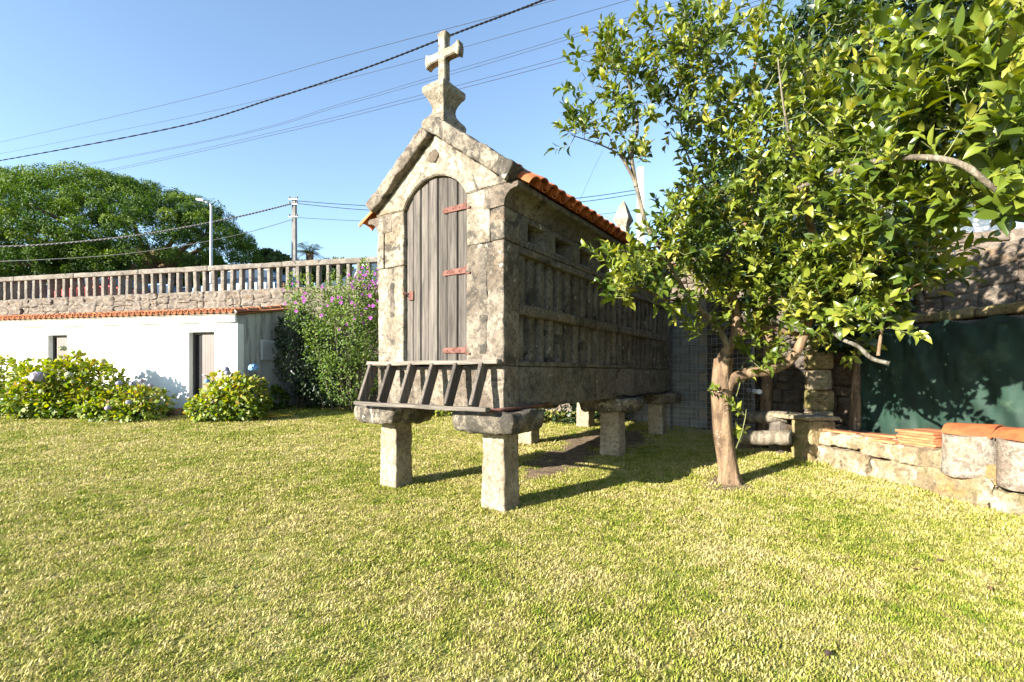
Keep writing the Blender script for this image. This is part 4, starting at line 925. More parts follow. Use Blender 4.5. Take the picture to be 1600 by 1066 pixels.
# clay tiles and slabs stacked on the low wall
zt0 = lambda s1: gz(0, 7.51-s1*.973)+.455
def slab_mesh(L_, w_, h, k): 
    me = stone_mesh(-L_/2, L_/2, -w_/2, w_/2, 0, h, bev=.006, amp=.004, seed=200+k, step=.12); me.materials.append(M['tile_pale']); return me
sm_ = [slab_mesh(.46, .27, .032, k) for k in range(3)]
gt = 'clay tiles stacked on the low wall'
for k in range(7):
    for col in range(2):
        o_ = link('clay_tile', sm_[(k+col) % 3], None); s1 = 1.38; p = ww(s1+random.uniform(-.02, .02), .26+.30*col+random.uniform(-.02, .02), zt0(1.5)+.035*k+.012); o_.location = p; o_.rotation_euler = (0, 0, WA+random.uniform(-.05, .05)+R(0))
        tag(o_, '%s flat clay tile in the %s pile beside the log hive' % (('bottom', 'second lowest', 'third lowest', 'middle', 'third from top', 'second from top', 'topmost')[k], ('front', 'rear')[col]), 'tile', gt)
for k, (s1, d, z, rz, lab) in enumerate(((.28, .22, 0, .3, 'lone flat clay tile nearest the stone bench, lying on the low wall'), (.72, .26, 0, -.1, 'clay tile lying under another, midway along the low wall'), (.80, .34, .036, .15, 'clay tile resting on another, midway along the low wall'), (.95, .16, .0, .1, 'clay tile touching the near end of the tall tile stack'))):
    o_ = link('clay_tile', sm_[k % 3], None); o_.location = ww(s1, d, zt0(s1)+z+.035); o_.rotation_euler = (random.uniform(-.04, .04), random.uniform(-.04, .04), WA+rz); tag(o_, lab, 'tile')
# log hives with clay tile lids
def hive(label, lidlabel, s1, d, r, h, seed):
    p = ww(s1, d, zt0(s1)-.16); t = empty('log_hive', p, WA); tag(t, label, 'log hive'); mb = MB(); rr = []
    for z in np.linspace(0, h, 9):
        loop = []
        for k in range(36):
            a = 2*math.pi*k/36; q = Vector((math.cos(a), math.sin(a), z*1.2)); rad = r*(1+.07*noise.noise(q*1.7+Vector((seed, 0, 0)))+.025*noise.noise(q*6)-.03*z/h); loop.append(Vector((rad*math.cos(a), rad*math.sin(a), z+.015*math.sin(a*3+seed))))
        rr.append(loop)
    mb.rings(rr, True); obj('log', mb, M['hive_wood'], t)
    me = barrel_mesh(r*.66, r*.84, r*1.8, .02, n=12, span=150); me.materials.append(M['tile'])
    l_ = link('curved_tile', me, None); l_.location = p+Vector((0, 0, h-.12*r))+dW*(-r*.9); l_.rotation_euler = (0, .05, WA+(.22 if seed == 3 else -.05)); tag(l_, lidlabel, 'tile')
M['hive_wood'] = granite('hive_wood', (.40,.355,.29), (.20,.15,.11), black=.25, white=.6, ochre=.3, blackcol=(.06,.045,.035), scale=.8)
hive('pale log hive under a curved clay tile, beside the tile stack', 'curved clay tile lid on the log hive beside the tile stack', 1.98, .15, .26, .46, 3)
hive('pale log hive cut by the photo edge, right of the other hive', 'curved clay tile lid on the hive at the photo edge', 2.52, .15, .25, .50, 9)
# stone bench at the wall's far end
be = empty('stone_bench', ww(-.30, .1, 0), WA); tag(be, 'stone slab set on a mossy block at the end of the low wall', 'bench'); zb_ = gz(0, 7.8)
stone('slab', be, M['garden_stone'], -.50, .36, -.30, .32, zb_+.625, zb_+.69, bev=.02, amp=.012, step=.08)
stone('support', be, M['mossy_stone'], -.02, .36, -.26, .22, zb_-.1, zb_+.622, bev=.03, amp=.02, step=.08)
stone('support', be, M['dark_stone'], -.54, -.28, -.24, .28, zb_-.1, zb_+.622, bev=.03, amp=.02, step=.12)
def logob(label, px, py, Y, L_, r, ang, mat):
    p = P(px, py, Y); d = Vector((math.cos(ang), math.sin(ang), .08)); mb = MB(); mb.tube([p+d*(L_*(k/6-.5))+Vector((0, 0, .008*math.sin(k*2))) for k in range(7)], [r*(1+.06*math.sin(k*3)) for k in range(7)], 14); tag(obj('log', mb, mat), label, 'log')
logob('grey log lying beside the stone bench, behind the citrus trunk', 1198, 652, 8.3, .7, .10, -.9, M['bark_grey'])
logob('thick sunlit log end on the grass in front of the stone bench', 1196, 684, 7.9, .75, .12, -.6, M['bark_grey'])
c = G(1185, 700); r_ = link('rock', stone_mesh(c.x-.45, c.x+.25, c.y-.1, c.y+.25, c.z-.05, c.z+.13, bev=.06, amp=.03, seed=311, step=.07), M['dark_stone']); tag(r_, 'flat dark rock in the shade behind the citrus trunk', 'rock')
# block wall, stone pier, wire fence
b0 = Vector((5.95, 8.75, 0)); b1 = Vector((2.6, 12.2, 0)); dB = (b1-b0).normalized(); BA = math.atan2(dB.y, dB.x); BLn = (b1-b0).length
bw = empty('block_wall', b0, BA); tag(bw, 'grey concrete block wall showing beside the far end of the granary', 'wall'); BS = 2.4
rw2 = empty('rough_stone_wall', b0, BA); tag(rw2, 'dark rough stone wall in shade behind the citrus trunk and bench', 'wall')
dsrc = []
for k in range(6):
    me = stone_mesh(-.5, .5, -.2, .2, -.5, .5, bev=.13, amp=.06, seed=440+k, step=.13, freq=2.9); me.materials.append(M['dark_stone']); dsrc.append(me)
obj('core', MB().box(.02, BS-.01, -.05, .08, 0, 3.0), M['dark_stone'], rw2); lay(rubble(0, BS-.01, -.05, 3.05, .25, .6, .2, .38), dsrc, rw2, 0, .75, .03, 1.08)
bsr = []
for k in range(4):
    me = stone_mesh(-.195, .195, -.09, .09, -.094, .094, bev=.010, amp=.006, seed=330+k, step=.13); me.materials.append(M['block']); bsr.append(me)
obj('core', MB().box(BS+.02, BLn, -.06, .06, 0, 3.12), M['mortar'], bw)
for row in range(14):
    x = BS+.2*(row % 2)
    while x < BLn-.05:
        q = b0+dB*(x+.2); z0 = .3+.2*row
        o_ = link('concrete_block', bsr[random.randrange(4)], None, bw); o_.location = (x+.2, random.uniform(-.006, .006), z0+.1); x += .4
stone('footing', bw, M['dark_stone'], BS, BLn, -.12, .12, -.1, .30, bev=.04, amp=.02, step=.2)
pi = empty('stone_pier', (5.42, 8.55, gz(0, 8.55)), R(-20)); tag(pi, 'sunlit ochre stone pier standing against the block wall behind the bench', 'pier')
for k in range(6): stone('stone', pi, M['garden_stone'] if k % 2 else M['mossy_stone'], -.19-.01*(k % 2), .19+.012*(k % 3), -.16, .16, k*.36-.05, k*.36+.305, bev=.05, amp=.025, step=.07)
tag(obj('drain_pipe', MB().tube([P(1182, 612, 9.2)+Vector((0, -.12, 0)), P(1182, 612, 9.2)+Vector((.1, .5, 0))], .045, 14), M['aluminium']), 'short pale pipe end poking out of the dark block wall', 'pipe')
f0 = Vector((3.30, 10.5, 0)); f1 = Vector((4.7, 9.35, 0)); fd = (f1-f0).normalized(); fl_ = (f1-f0).length; wf = empty('wire_fence', (f0.x, f0.y, gz(0, 10)), math.atan2(fd.y, fd.x)); tag(wf, 'welded wire mesh fence between the granary back corner and the citrus tree', 'fence')
mb = MB()
for k in range(int(fl_/.10)+1): mb.tube([(k*.10, 0, .02), (k*.10, 0, 2.5)], .0035, 4, False)
for k in range(25): mb.tube([(0, 0, .05+k*.10), (fl_, 0, .05+k*.10)], .0035, 4, False)
obj('mesh', mb, M['galvanised'], wf, fix=False)
for x in (.16, fl_-.05): obj('post', MB().tube([(x, .03, -.1), (x, .03, 2.55)], .026, 8), M['slate'], wf)
# higher ground, neighbour's house and far trees on the right
mb = MB(); q = [ww(-2.2, TD+.7), ww(6, TD+.7), ww(6, 60), ww(-2.2, 60)]; mb.add([(p.x, p.y, 3.12) for p in q], [(0,1,2,3)]); struct(obj('upper_terrace', mb, far_m))
nb_ = empty('neighbour_house', P(1330, 0, 17.), R(-18)); p = P(1330, 0, 17.); nb_.location = (p.x, 17., 2.6); tag(nb_, 'pale house with blue-grey roof glimpsed behind the citrus leaves', 'house')
obj('wall', MB().box(-2.6, 4.5, 0, 5, -3.0, 4.6), W, nb_); obj('roof', MB().prism([(-2.9, 4.6), (4.8, 4.6), (4.8, 4.75), (-2.9, 4.75)], -.5, 5.3), M['roof_grey'], nb_, bevel=.03)
wnd = obj('window', MB().box(-1.0, .6, -.03, -.004, 2.9, 4.1), M['dark_frame'], nb_); obj('pane', MB().box(-.93, .53, -.045, -.031, 2.97, 4.03), M['glass_dark'], wnd)
fc = empty('metal_railing', P(1290, 0, 14.), R(-15)); p = P(1290, 0, 14.); fc.location = (p.x, 14., 5.6); tag(fc, 'grey vertical bar railing behind the citrus leaves', 'railing')
for k in range(22): obj('bar', MB().box(-1.1+k*.10, -1.04+k*.10, 0, .02, 0, .9), M['galvanised'], fc)
obj('top_bar', MB().box(-1.12, 1.12, -.01, .03, .9, .94), M['galvanised'], fc)
uw = empty('back_terrace_wall', (3.4, 13.4, 0), R(-20)); tag(uw, 'dark stone terrace wall far behind the citrus tree', 'wall'); obj('core', MB().box(-.2, 12, .05, .6, 0, 4.6), M['dark_stone'], uw); lay(rubble(-.2, 9, 2.4, 4.65, .4, .9, .25, .5), tsrc, uw, .05, .8)
bushy('evergreen_tree', 'dark dense evergreen tree standing behind the citrus crown', 'tree', 1370, 90, 10.5, 130, 175, 260, DRK, zbase=2.9, per=60, ns=.16, rd=1.6)
bushy('ivy_bush', 'dark ivy mass behind the citrus limbs above the net', 'ivy', 1335, 440, 8.0, 90, 110, 150, DRK, zbase=.5, per=80, ns=.11, rd=.5)
bushy('evergreen_bush', 'dark evergreen bush behind the citrus crown next to the granary', 'bush', 1195, 360, 9.4, 105, 120, 170, DRK, zbase=.3, per=80, ns=.13, rd=.6)
bushy('pine_tree', 'olive green pine on the hillside in the top corner', 'pine', 1545, 95, 32, 110, 130, 150, FARL, zbase=3, per=90, ns=.5, kind='needle')

# ---------------------------------------------------------------- the citrus tree
TB = G(1143, 757); ct = empty('citrus_tree', TB); tag(ct, 'spreading citrus tree with smooth brown trunk and large glossy leaves', 'tree')
TBn = np.array(TB)
limbs = []
def limb(name, pts, r0, r1, mat, n=8, wob=.012):
    q = smooth_path([P(*p) if len(p) == 3 else Vector(p[0]) for p in pts], n); m = len(q)
    rad = [r0+(r1-r0)*(i/(m-1))**.8 for i in range(m)]
    rad = [r*(1+.07*noise.noise(Vector((i*.45, r0*50, 1)))) for i, r in enumerate(rad)]
    q2 = [p-TB for p in q]; obj(name, MB().tube(q2, rad, 14 if r0 > .05 else 7), mat, ct, fix=False)
    limbs.extend([np.array(p) for p in q]); return q
D0 = TB.y
# trunk with a fluted foot
mb = MB(); rr = []
ax_ = smooth_path([P(1143, 768, D0), P(1139, 735, D0), P(1130, 680, D0), P(1126, 620, D0), P(1128, 580, D0), P(1131, 560, D0)], 8)
for i, p in enumerate(ax_):
    t = i/(len(ax_)-1); r = .122+.095*max(0, 1-t*5)**1.5-.012*t+.035*max(0, t-.72)
    rr.append([p-TB+Vector((math.cos(a), math.sin(a), 0))*r*(1+(.16*max(0, 1-t*3.2)+.035)*math.sin(a*5+1.3+t*1.5)+.05*noise.noise(Vector((math.cos(a)*2, math.sin(a)*2, t*7)))) for a in np.linspace(0, 2*math.pi, 33)[:-1]])
mb.rings(rr, True); obj('trunk', mb, M['bark'], ct)
Bk, Bg, Bl = M['bark'], M['bark_grey'], M['bark_lichen']
limb('limb', [(1122, 606, D0), (1127, 566, D0), (1140, 542, D0-.03), (1150, 522, D0-.06), (1149, 490, D0-.05), (1140, 440, D0-.05), (1133, 415, D0), (1150, 372, D0), (1172, 330, D0-.1), (1180, 250, D0-.2), (1172, 150, D0-.2), (1190, 60, D0-.3)], .085, .018, Bk)
limb('limb', [(1130, 630, D0), (1140, 598, D0-.03), (1165, 584, D0-.1), (1200, 579, D0-.15), (1232, 565, D0-.15), (1252, 535, D0-.2), (1268, 480, D0-.3), (1275, 400, D0-.6), (1262, 330, D0-.9), (1258, 288, D0-1.2)], .085, .035, Bk)
limb('limb', [(1146, 528, D0-.05), (1170, 516, D0-.1), (1205, 513, D0-.1), (1240, 520, D0-.1), (1262, 518, D0-.1)], .055, .035, Bk)
limb('dead_branch', [(1205, 500, D0-.15), (1235, 512, D0-.2), (1258, 520, D0-.22)], .035, .025, Bl)
limb('dead_branch', [(1262, 492, D0-.3), (1290, 505, D0-.7), (1312, 528, D0-.95), (1340, 541, D0-1.2), (1362, 560, D0-1.3), (1390, 568, D0-1.4)], .017, .024, Bl)
limb('shoot', [(1372, 556, D0-1.35), (1378, 515, D0-1.35), (1388, 482, D0-1.4), (1420, 452, D0-1.5), (1462, 432, D0-1.6)], .018, .006, Bk)
limb('shoot', [(1386, 488, D0-1.4), (1392, 455, D0-1.4), (1396, 420, D0-1.45)], .012, .005, Bk)
limb('limb', [(1140, 545, D0-.02), (1118, 507, D0-.1), (1096, 485, D0-.25), (1075, 465, D0-.4), (1055, 430, D0-.5), (1030, 385, D0-.6), (1008, 345, D0-.7), (992, 285, D0-.7), (968, 240, D0-.75)], .05, .016, Bg)
limb('limb', [(994, 292, D0-.7), (986, 235, D0-.65), (996, 205, D0-.65), (990, 160, D0-.65), (975, 110, D0-.7)], .028, .010, Bg)
limb('branch', [(968, 240, D0-.75), (935, 225, D0-.8), (895, 212, D0-.85)], .012, .005, Bg)
limb('branch', [(1080, 470, D0-.35), (1040, 468, D0-.8), (1000, 450, D0-1.1), (965, 455, D0-1.25)], .018, .006, Bk)
limb('branch', [(1030, 385, D0-.6), (1000, 390, D0-.9), (960, 392, D0-1.1)], .014, .005, Bg)
limb('limb', [(1240, 300, D0-1.1), (1300, 272, D0-1.9), (1370, 252, D0-2.5), (1440, 246, D0-2.95), (1500, 256, D0-3.2), (1545, 288, D0-3.3), (1620, 350, D0-3.3)], .030, .015, Bg)
limb('branch', [(1500, 256, D0-3.0), (1545, 270, D0-3.1), (1570, 268, D0-3.1)], .016, .011, Bg)
limb('branch', [(1420, 248, D0-2.6), (1440, 215, D0-2.6), (1490, 150, D0-2.7), (1500, 80, D0-2.8), (1490, -20, D0-2.8)], .018, .006, Bg)
limb('branch', [(1172, 330, D0-.1), (1110, 300, D0), (1070, 230, D0), (1060, 140, D0)], .022, .007, Bg)
limb('branch', [(1120, 120, D0-.2), (1060, 100, D0-.4), (1010, 120, D0-.5)], .012, .005, Bg)
limb('branch', [(1180, 250, D0-.2), (1230, 180, D0-.5), (1300, 110, D0-.9), (1350, 20, D0-1.1)], .022, .007, Bg)
limb('branch', [(1268, 480, D0-.3), (1330, 440, D0-.8), (1400, 400, D0-1.4), (1450, 380, D0-1.9)], .020, .006, Bk)
limb('branch', [(1265, 320, D0-.95), (1240, 240, D0-1.3), (1225, 170, D0-1.5), (1215, 90, D0-1.6)], .022, .006, Bg)
limb('branch', [(1150, 372, D0), (1200, 400, D0+.3), (1260, 390, D0+.5), (1320, 360, D0+.4)], .02, .006, Bg)
for px, py in ((1172, 700), (1178, 640)): pass
limb('shoot', [(1148, 705, D0-.05), (1158, 680, D0-.1), (1164, 655, D0-.12), (1166, 640, D0-.12)], .008, .004, M['twig'])
limb('shoot', [(1150, 620, D0), (1156, 600, D0-.1), (1160, 570, D0-.1)], .007, .004, M['twig'])

# twigs and leaves: (px, py, depth offset from trunk, rx px, ry px, depth radius, twigs, leaf size)
CL = [
 # left sprays against the sky
 (945, 105, -.70, 55, 58, .35, 24, .085), (990, 150, -.65, 42, 50, .35, 20, .085), (905, 205, -.8, 42, 26, .3, 12, .085), (965, 225, -.7, 36, 34, .3, 12, .085), (1003, 70, -.6, 22, 30, .3, 8, .08),
 (1050, 150, -.3, 36, 70, .5, 22, .085), (1075, 60, -.3, 45, 50, .5, 22, .09), (1003, 250, -.7, 18, 24, .25, 4, .085),
 # lower left spray in front of the granary flank
 (990, 412, -1.0, 44, 22, .35, 15, .10), (1000, 450, -1.1, 50, 26, .35, 16, .10), (965, 462, -1.25, 22, 16, .25, 6, .10), (1052, 388, -.7, 32, 40, .4, 15, .10), (1062, 335, -.5, 26, 36, .4, 9, .095), (1070, 430, -.5, 40, 40, .4, 14, .10),
 # centre mass
 (1110, 60, -.2, 62, 68, .7, 34, .09), (1105, 170, -.2, 58, 62, .7, 34, .09), (1120, 270, -.1, 62, 62, .7, 34, .095), (1100, 360, -.1, 56, 56, .7, 30, .10), (1190, 110, -.5, 60, 90, .8, 34, .095), (1200, 220, -.6, 70, 70, .8, 40, .10), (1210, 320, -.5, 70, 60, .8, 36, .10), (1180, 410, -.2, 66, 52, .6, 34, .10), (1150, 465, -.2, 46, 34, .5, 14, .11), (1210, 478, -.35, 52, 36, .5, 20, .11), (1260, 430, -.4, 60, 50, .6, 26, .105), (1275, 500, -.5, 40, 26, .4, 9, .11),
 (1260, 90, -1.2, 60, 80, .7, 22, .10), (1290, 200, -1.4, 66, 60, .7, 34, .105), (1300, 300, -1.2, 64, 60, .8, 32, .105), (1340, 390, -1.1, 60, 55, .7, 28, .105), (1330, 470, -.9, 46, 40, .5, 13, .11),
 (1300, 470, -.7, 60, 44, .5, 22, .11), (1370, 455, -.9, 56, 46, .5, 20, .11), (1330, 525, -.2, 46, 30, .4, 11, .11), (1230, 440, .1, 66, 50, .4, 20, .11), (1120, 440, .2, 50, 44, .4, 14, .10), (1420, 420, -1.2, 50, 50, .5, 16, .11), (1190, 500, .35, 60, 30, .3, 12, .11), (1270, 545, .3, 50, 26, .3, 8, .11),
 # low sprays by the fork
 (1188, 548, -.2, 26, 24, .2, 8, .12), (1105, 522, -.1, 24, 20, .2, 6, .105), (1190, 575, -.3, 12, 12, .1, 3, .11), (1165, 650, -.12, 8, 24, .08, 3, .10), (1162, 590, -.1, 8, 20, .1, 3, .10), (1104, 610, -.1, 8, 6, .06, 2, .06),
 # right-hand mass reaching towards the camera
 (1370, 160, -2.0, 52, 60, .5, 20, .11), (1390, 250, -2.2, 60, 52, .6, 26, .11), (1400, 330, -2.0, 62, 46, .6, 24, .11), (1450, 400, -1.9, 40, 34, .5, 9, .115), (1440, 190, -2.6, 40, 50, .5, 14, .12), (1510, 170, -2.9, 52, 62, .4, 22, .125), (1560, 230, -3.1, 50, 50, .4, 20, .125), (1570, 120, -3.1, 50, 60, .4, 16, .125), (1540, 60, -3.0, 60, 36, .4, 9, .125), (1510, 310, -2.8, 40, 40, .4, 11, .12), (1580, 320, -3.1, 36, 40, .3, 10, .125), (1460, 300, -2.4, 40, 36, .5, 13, .115), (1500, 20, -2.8, 44, 40, .4, 8, .12), (1420, 90, -2.2, 30, 36, .4, 6, .115), (1455, 448, -1.6, 26, 14, .2, 4, .11), (1385, 500, -1.4, 14, 30, .1, 4, .11), (1360, 45, -1.3, 40, 46, .5, 10, .105),
]
tw_nodes = []
for (px, py, dd, rx, ry, rd, nt2, ls) in CL:
    for i in range(int(nt2*(1.0 if (py > 440 and px < 1300) else 1.5 if (py > 270 and 1040 < px < 1480 and nt2 > 8) else 1.3))):
        d = unit(1)[0]; k = random.random()**.5; q = P(px+d[0]*rx*k, py-d[2]*ry*k, D0+dd+d[1]*rd*k)
        tw_nodes.append((np.array(q), d, ls))
lim = np.array(limbs); nodes = [p for p in lim]
order = sorted(range(len(tw_nodes)), key=lambda i: np.min(np.linalg.norm(lim-tw_nodes[i][0], axis=1)))
twm = MB(); lp, ld_, lu, lsz, lr = [], [], [], [], []
sunv = -np.array(ldir)
for i in order:
    q, d, ls = tw_nodes[i]; arr = np.array(nodes); j = int(np.argmin(np.linalg.norm(arr-q, axis=1))); p0 = arr[j]
    L0 = np.linalg.norm(q-p0); mid = (p0+q)/2+np.array([0, 0, -.05*L0])+unit(1)[0]*.05*L0
    path = smooth_path([p0-TBn, mid-TBn, q-TBn], 3); twm.tube(path, list(np.linspace(.0065 if L0 > .25 else .0048, .0035, len(path))), 4, False)
    for t_ in (.35, .7, 1.0): nodes.append(p0*(1-t_)+q*t_)
    # the leafy shoot
    di = np.array([d[0], d[1], d[2]])*.7+np.array([0, 0, .65])+unit(1)[0]*.45; di /= np.linalg.norm(di); L1 = random.uniform(.16, .34)*ls/.10
    cv = unit(1)[0]*.25; nl = random.randint(9, 15); hue = np.clip(RNG.normal(.44, .21), 0, 1); a0 = random.random()*6.28
    u1 = np.cross(di, [.3, .2, .9]); u1 /= np.linalg.norm(u1); u2 = np.cross(di, u1); pts = []
    for k in range(nl):
        t_ = k/(nl-1); c_ = q+di*L1*t_+cv*L1*t_*t_*.5; a = a0+k*2.4
        rad = u1*math.cos(a)+u2*math.sin(a); dv = rad*(1.0-.55*t_)+di*(.35+.75*t_)+np.array([0, 0, -.12*(1-t_)])
        dv /= np.linalg.norm(dv); up = di*.9+np.array([0, 0, .45])+sunv*.35-rad*.2+unit(1)[0]*.3
        lp.append(c_-TBn+dv*.012); ld_.append(dv); lu.append(up); lsz.append(ls*random.uniform(.8, 1.7)*(1-.22*t_)); lr.append(float(np.clip(hue+RNG.normal()*.13+.14*t_, 0, 1)))
        if k % 3 == 0: pts.append(c_-TBn)
    pts.append(q+di*L1-TBn); twm.tube(pts, list(np.linspace(.0035, .0018, len(pts))), 4, False)
obj('twig', twm, M['twig'], ct, fix=False)
lp = np.array(lp); ld_ = np.array(ld_); lu = np.array(lu); lsz = np.array(lsz); lr = np.array(lr)
# the 290 leaves that show largest are parts of their own, the rest one mass
app = lsz/np.maximum((lp+TBn)[:, 1], .5); big = np.argsort(-app)[:290]; rest = np.setdiff1d(np.arange(len(lp)), big)
stuff(link('foliage', leaves_mesh('foliage', 'big', lp[rest], ld_[rest], lu[rest], lsz[rest], lr[rest], CIT), None, ct))
lsrc = [leaves_mesh('leaf', 'big', [(0, 0, 0)], [(1, 0, 0)], [(0, 0, 1)], [1.0], [v], CIT) for v in (.35, .5, .62, .72, .85)]
for i in big:
    x = Vector(ld_[i]).normalized(); y = Vector(lu[i]).cross(x).normalized(); z = x.cross(y); o_ = link('leaf', lsrc[int(min(4, max(0, (lr[i]-.25)*8)))], None, ct)
    o_.matrix_local = Matrix.Translation(Vector(lp[i])) @ Matrix((x, y, z)).transposed().to_4x4() @ Matrix.Scale(float(lsz[i]), 4)

# ---------------------------------------------------------------- grass
blade_m, nt, b, o = new_mat('grass_blade'); geo = N(nt, 'ShaderNodeNewGeometry'); oi = N(nt, 'ShaderNodeObjectInfo'); at = N(nt, 'ShaderNodeAttribute', attribute_name='rnd')
n1 = noi(nt, geo.outputs['Position'], .75, 5, .62); n2 = noi(nt, geo.outputs['Position'], 5.5, 4, .6)
mixf = math_(nt, 'ADD', math_(nt, 'MULTIPLY', math_(nt, 'ADD', n1, .09), .62), math_(nt, 'ADD', math_(nt, 'MULTIPLY', n2, .55), math_(nt, 'MULTIPLY', math_(nt, 'ADD', at.outputs['Fac'], oi.outputs['Random']), .22)))
cr = N(nt, 'ShaderNodeValToRGB'); e = cr.color_ramp.elements
while len(e) < 5: e.new(.5)
for i, (p_, c_) in enumerate(((.54, (.085,.145,.012)), (.68, (.17,.225,.020)), (.80, (.30,.305,.048)), (.92, (.43,.38,.115)), (1.0, (.53,.445,.205)))): e[i].position = p_; e[i].color = (*c_, 1)
nt.links.new(mixf, cr.inputs[0]); nt.links.new(cr.outputs[0], b.inputs['Base Color']); b.inputs['Roughness'].default_value = .6; b.inputs['Specular IOR Level'].default_value = .25
tr_ = N(nt, 'ShaderNodeBsdfTranslucent'); nt.links.new(cr.outputs[0], tr_.inputs[0]); mx = N(nt, 'ShaderNodeMixShader'); mx.inputs[0].default_value = .3
nt.links.new(b.outputs[0], mx.inputs[1]); nt.links.new(tr_.outputs[0], mx.inputs[2]); nt.links.new(mx.outputs[0], o.inputs[0])
tcol = bpy.data.collections.new('grass_tufts')
for k in range(4):
    vs = []; fs = []; rn = []
    for j in range(24):
        a = random.random()*6.28; r = .05*math.sqrt(random.random()); x, y = r*math.cos(a), r*math.sin(a); h = random.uniform(.007, .026); w_ = random.uniform(.0020, .0042)
        la = random.random()*6.28; ln = random.uniform(.006, .034); dx, dy = math.cos(la), math.sin(la); o0 = len(vs)
        vs += [(x-dy*w_, y+dx*w_, -.004), (x+dy*w_, y-dx*w_, -.004), (x+dx*ln*.4-dy*w_*.8, y+dy*ln*.4+dx*w_*.8, h*.62), (x+dx*ln*.4+dy*w_*.8, y+dy*ln*.4-dx*w_*.8, h*.62), (x+dx*ln, y+dy*ln, h*random.uniform(.7, 1.05))]
        fs += [(o0, o0+1, o0+3, o0+2), (o0+2, o0+3, o0+4)]; rn += [random.random()]*5
    me = bpy.data.meshes.new('tuft'); me.from_pydata(vs, [], fs); me.polygons.foreach_set('use_smooth', [True]*len(fs)); a_ = me.attributes.new('rnd', 'FLOAT', 'POINT'); a_.data.foreach_set('value', rn); me.materials.append(blade_m)
    tcol.objects.link(bpy.data.objects.new('tuft', me))
gx0, gx1, gy0, gy1, gs = -15., 7.2, 1.7, 15.0, .12
nx, ny = int((gx1-gx0)/gs), int((gy1-gy0)/gs); xs = gx0+np.arange(nx+1)*gs; ysv = gy0+np.arange(ny+1)*gs
X, Yv = np.meshgrid(xs, ysv); dens = np.zeros_like(X); scl = np.zeros_like(X)
feet = [gw(x, y) for x, y in ((.735, .27), (.735, 3.5), (-.9, .25), (-.78, 3.5))]
soil_c = [(gw(.35, 2.2), 1.2, .30), (gw(.1, 3.2), 1.2, .42), (gw(.2, 4.6), 1.6, .8), (Vector((TB.x-.08, TB.y-.02, 0)), .42, .28)]
def in_soil(x, y):
    v = 0
    for c, a, b_ in soil_c:
        dx, dy = x-c.x, y-c.y; ca, sa = math.cos(R(56)), math.sin(R(56)); u, w_ = dx*ca+dy*sa, -dx*sa+dy*ca
        v = max(v, 1-math.hypot(u/a, w_/b_)+.35*noise.noise(Vector((x*2.2, y*2.2, 5)))+.3*noise.noise(Vector((x*6, y*6, 2))))
    return v
def front_of(x, y):      # metres in front of the low wall's face (positive on the lawn)
    return -((x-A0.x)*(-dW.y)+(y-A0.y)*dW.x)
for j in range(ny+1):
    for i in range(nx+1):
        x, y = X[j, i], Yv[j, i]
        if abs(x) > 1.13*y+.6: continue
        d = math.hypot(x, y); dn = 620 if d < 4.5 else 620*(4.5/d)**1.25; s_ = 1.0 if d < 4.5 else min(2.2, (d/4.5)**.62)
        fo = front_of(x, y)
        if fo < .02 and y < 7.9: continue
        hx, hy = (x-HC.x)*math.cos(R(HA))+(y-HC.y)*math.sin(R(HA)), -(x-HC.x)*math.sin(R(HA))+(y-HC.y)*math.cos(R(HA))
        if hx < .05 and hy > -.03: continue
        if hy > RW-.1: continue
        so_ = in_soil(x, y); dn *= max(0, min(1, 1-(so_-.05)*4)); 
        s_ *= 1+.25*noise.noise(Vector((x*.9, y*.9, 2)))
        if y < 7.9 and fo < .32: s_ *= 1+1.5*max(0, noise.noise(Vector((x*1.6, y*1.6, 8)))+.35)*(1-fo/.32); dn *= 1.2
        for f in feet:
            if math.hypot(x-f.x, y-f.y) < .34: s_ *= 1.35
        dens[j, i] = dn; scl[j, i] = s_
mb = MB(); fs = []
for j in range(ny):
    for i in range(nx):
        if dens[j, i]+dens[j, i+1]+dens[j+1, i]+dens[j+1, i+1] > 0: fs.append((j*(nx+1)+i, j*(nx+1)+i+1, (j+1)*(nx+1)+i+1, (j+1)*(nx+1)+i))
me = bpy.data.meshes.new('grass'); me.from_pydata([(X[j, i], Yv[j, i], gz(0, Yv[j, i])+.018*noise.noise(Vector((X[j, i]*.5, Yv[j, i]*.5, 3)))) for j in range(ny+1) for i in range(nx+1)], [], fs)
for nm, ar in (('dens', dens), ('scl', scl)):
    a_ = me.attributes.new(nm, 'FLOAT', 'POINT'); a_.data.foreach_set('value', ar.ravel().astype(np.float32))
gob = link('grass', me, blade_m); tag(gob, 'short sunlit lawn grass with straw-coloured patches covering the garden', 'grass'); stuff(gob)
ng = bpy.data.node_groups.new('scatter', 'GeometryNodeTree'); ng.interface.new_socket('Geometry', in_out='INPUT', socket_type='NodeSocketGeometry'); ng.interface.new_socket('Geometry', in_out='OUTPUT', socket_type='NodeSocketGeometry')
nn = ng.nodes; gi = nn.new('NodeGroupInput'); go = nn.new('NodeGroupOutput'); dp = nn.new('GeometryNodeDistributePointsOnFaces'); ip = nn.new('GeometryNodeInstanceOnPoints'); ci = nn.new('GeometryNodeCollectionInfo')
ci.inputs['Collection'].default_value = tcol; ci.inputs['Separate Children'].default_value = True; ci.inputs['Reset Children'].default_value = True
def nattr(nm): a = nn.new('GeometryNodeInputNamedAttribute'); a.data_type = 'FLOAT'; a.inputs['Name'].default_value = nm; return a.outputs[0]
rv = nn.new('FunctionNodeRandomValue'); rv.data_type = 'FLOAT_VECTOR'; rv.inputs[0].default_value = (-.12, -.12, 0); rv.inputs[1].default_value = (.12, .12, 6.283)
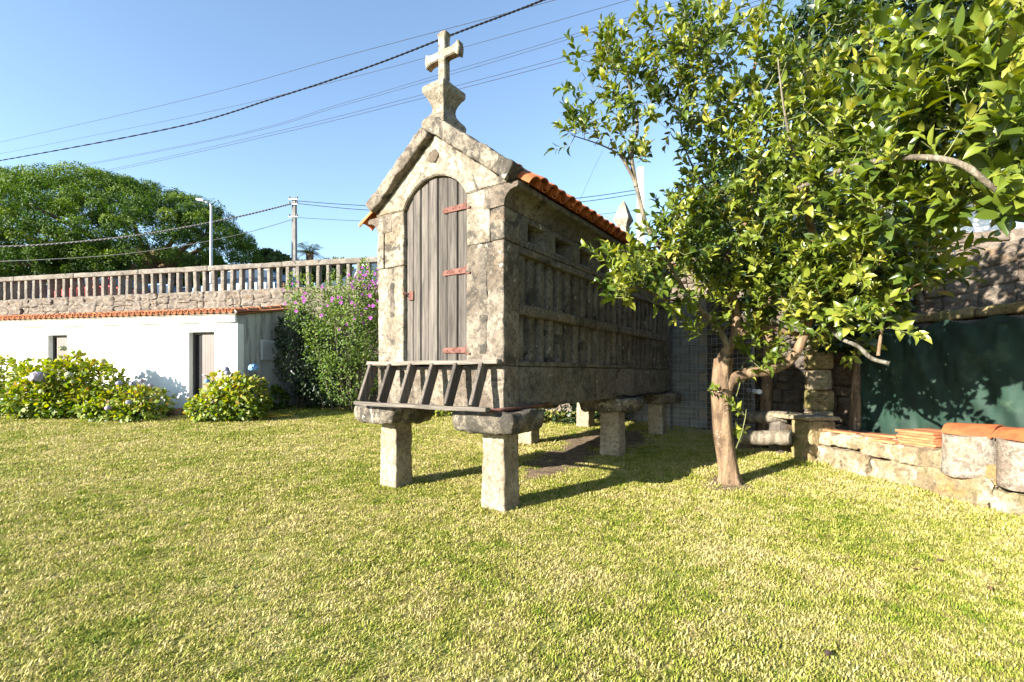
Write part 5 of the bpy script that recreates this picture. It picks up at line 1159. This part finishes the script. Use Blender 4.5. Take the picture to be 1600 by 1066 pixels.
rs = nn.new('FunctionNodeRandomValue'); rs.data_type = 'FLOAT'; rs.inputs[2].default_value = .65; rs.inputs[3].default_value = 1.35
ml = nn.new('ShaderNodeMath'); ml.operation = 'MULTIPLY'
L = ng.links.new
L(gi.outputs[0], dp.inputs['Mesh']); L(nattr('dens'), dp.inputs['Density']); L(dp.outputs['Points'], ip.inputs['Points']); L(ci.outputs[0], ip.inputs['Instance']); ip.inputs['Pick Instance'].default_value = True
L(rv.outputs[0], ip.inputs['Rotation']); L(nattr('scl'), ml.inputs[0]); L(rs.outputs[1], ml.inputs[1]); L(ml.outputs[0], ip.inputs['Scale']); L(ip.outputs[0], go.inputs[0])
md = gob.modifiers.new('scatter', 'NODES'); md.node_group = ng
# bare soil showing under the granary and round the trunk
mb = MB(); vs = {}; fs = []
s_ = .08; x0_, x1_, y0_, y1_ = -2.5, 4.5, 4.8, 12.0
for j in range(int((y1_-y0_)/s_)):
    for i in range(int((x1_-x0_)/s_)):
        x, y = x0_+i*s_, y0_+j*s_
        if in_soil(x+s_/2, y+s_/2) > .04:
            f = []
            for a, b_ in ((0, 0), (1, 0), (1, 1), (0, 1)):
                k = (i+a, j+b_)
                if k not in vs: xx, yy = x0_+k[0]*s_, y0_+k[1]*s_; vs[k] = len(mb.v); mb.v.append((xx, yy, gz(0, yy)+.018*noise.noise(Vector((xx*.5, yy*.5, 3)))+.006+.012*(noise.noise(Vector((xx*5, yy*5, 1)))+.5)))
                f.append(vs[k])
            mb.f.append(tuple(f)); mb.sm.append(True)
struct(obj('soil', mb, M['soil'], fix=False))

# a few dry leaves fallen on the lawn
dry = leafmat('dry_leaf', [(.09,.055,.035), (.16,.09,.05), (.05,.032,.025)], .1, .8)
spots = [(1465, 881, 'curled dark leaf on the lawn, farther of two at the right'), (1548, 927, 'curled dark leaf on the lawn, nearer of two at the right'), (1262, 816, 'small dark leaf on the lawn below the citrus trunk'), (1433, 808, 'reddish dry leaf on the lawn in front of the low wall'), (1424, 893, 'tiny brown leaf lying left of the two dark curled leaves'), (1290, 1030, 'pale brown dry leaf at the lower right of the lawn')]
for k, (px, py, lab) in enumerate(spots):
    g = G(px, py); g.z += .022; pp = [tuple(Vector((0, 0, 0)))]*3; an = [k*1.3, k*1.3+.5, k*1.3-.6]
    me = leaves_mesh('fallen_leaf', 'big', pp, [(math.cos(a), math.sin(a), .25) for a in an], [(.2, -.1, 1)]*3, [.055, .04, .035], [k % 3/2]*3, dry); o_ = link('fallen_leaf', me, None); o_.location = g; tag(o_, lab, 'leaf')
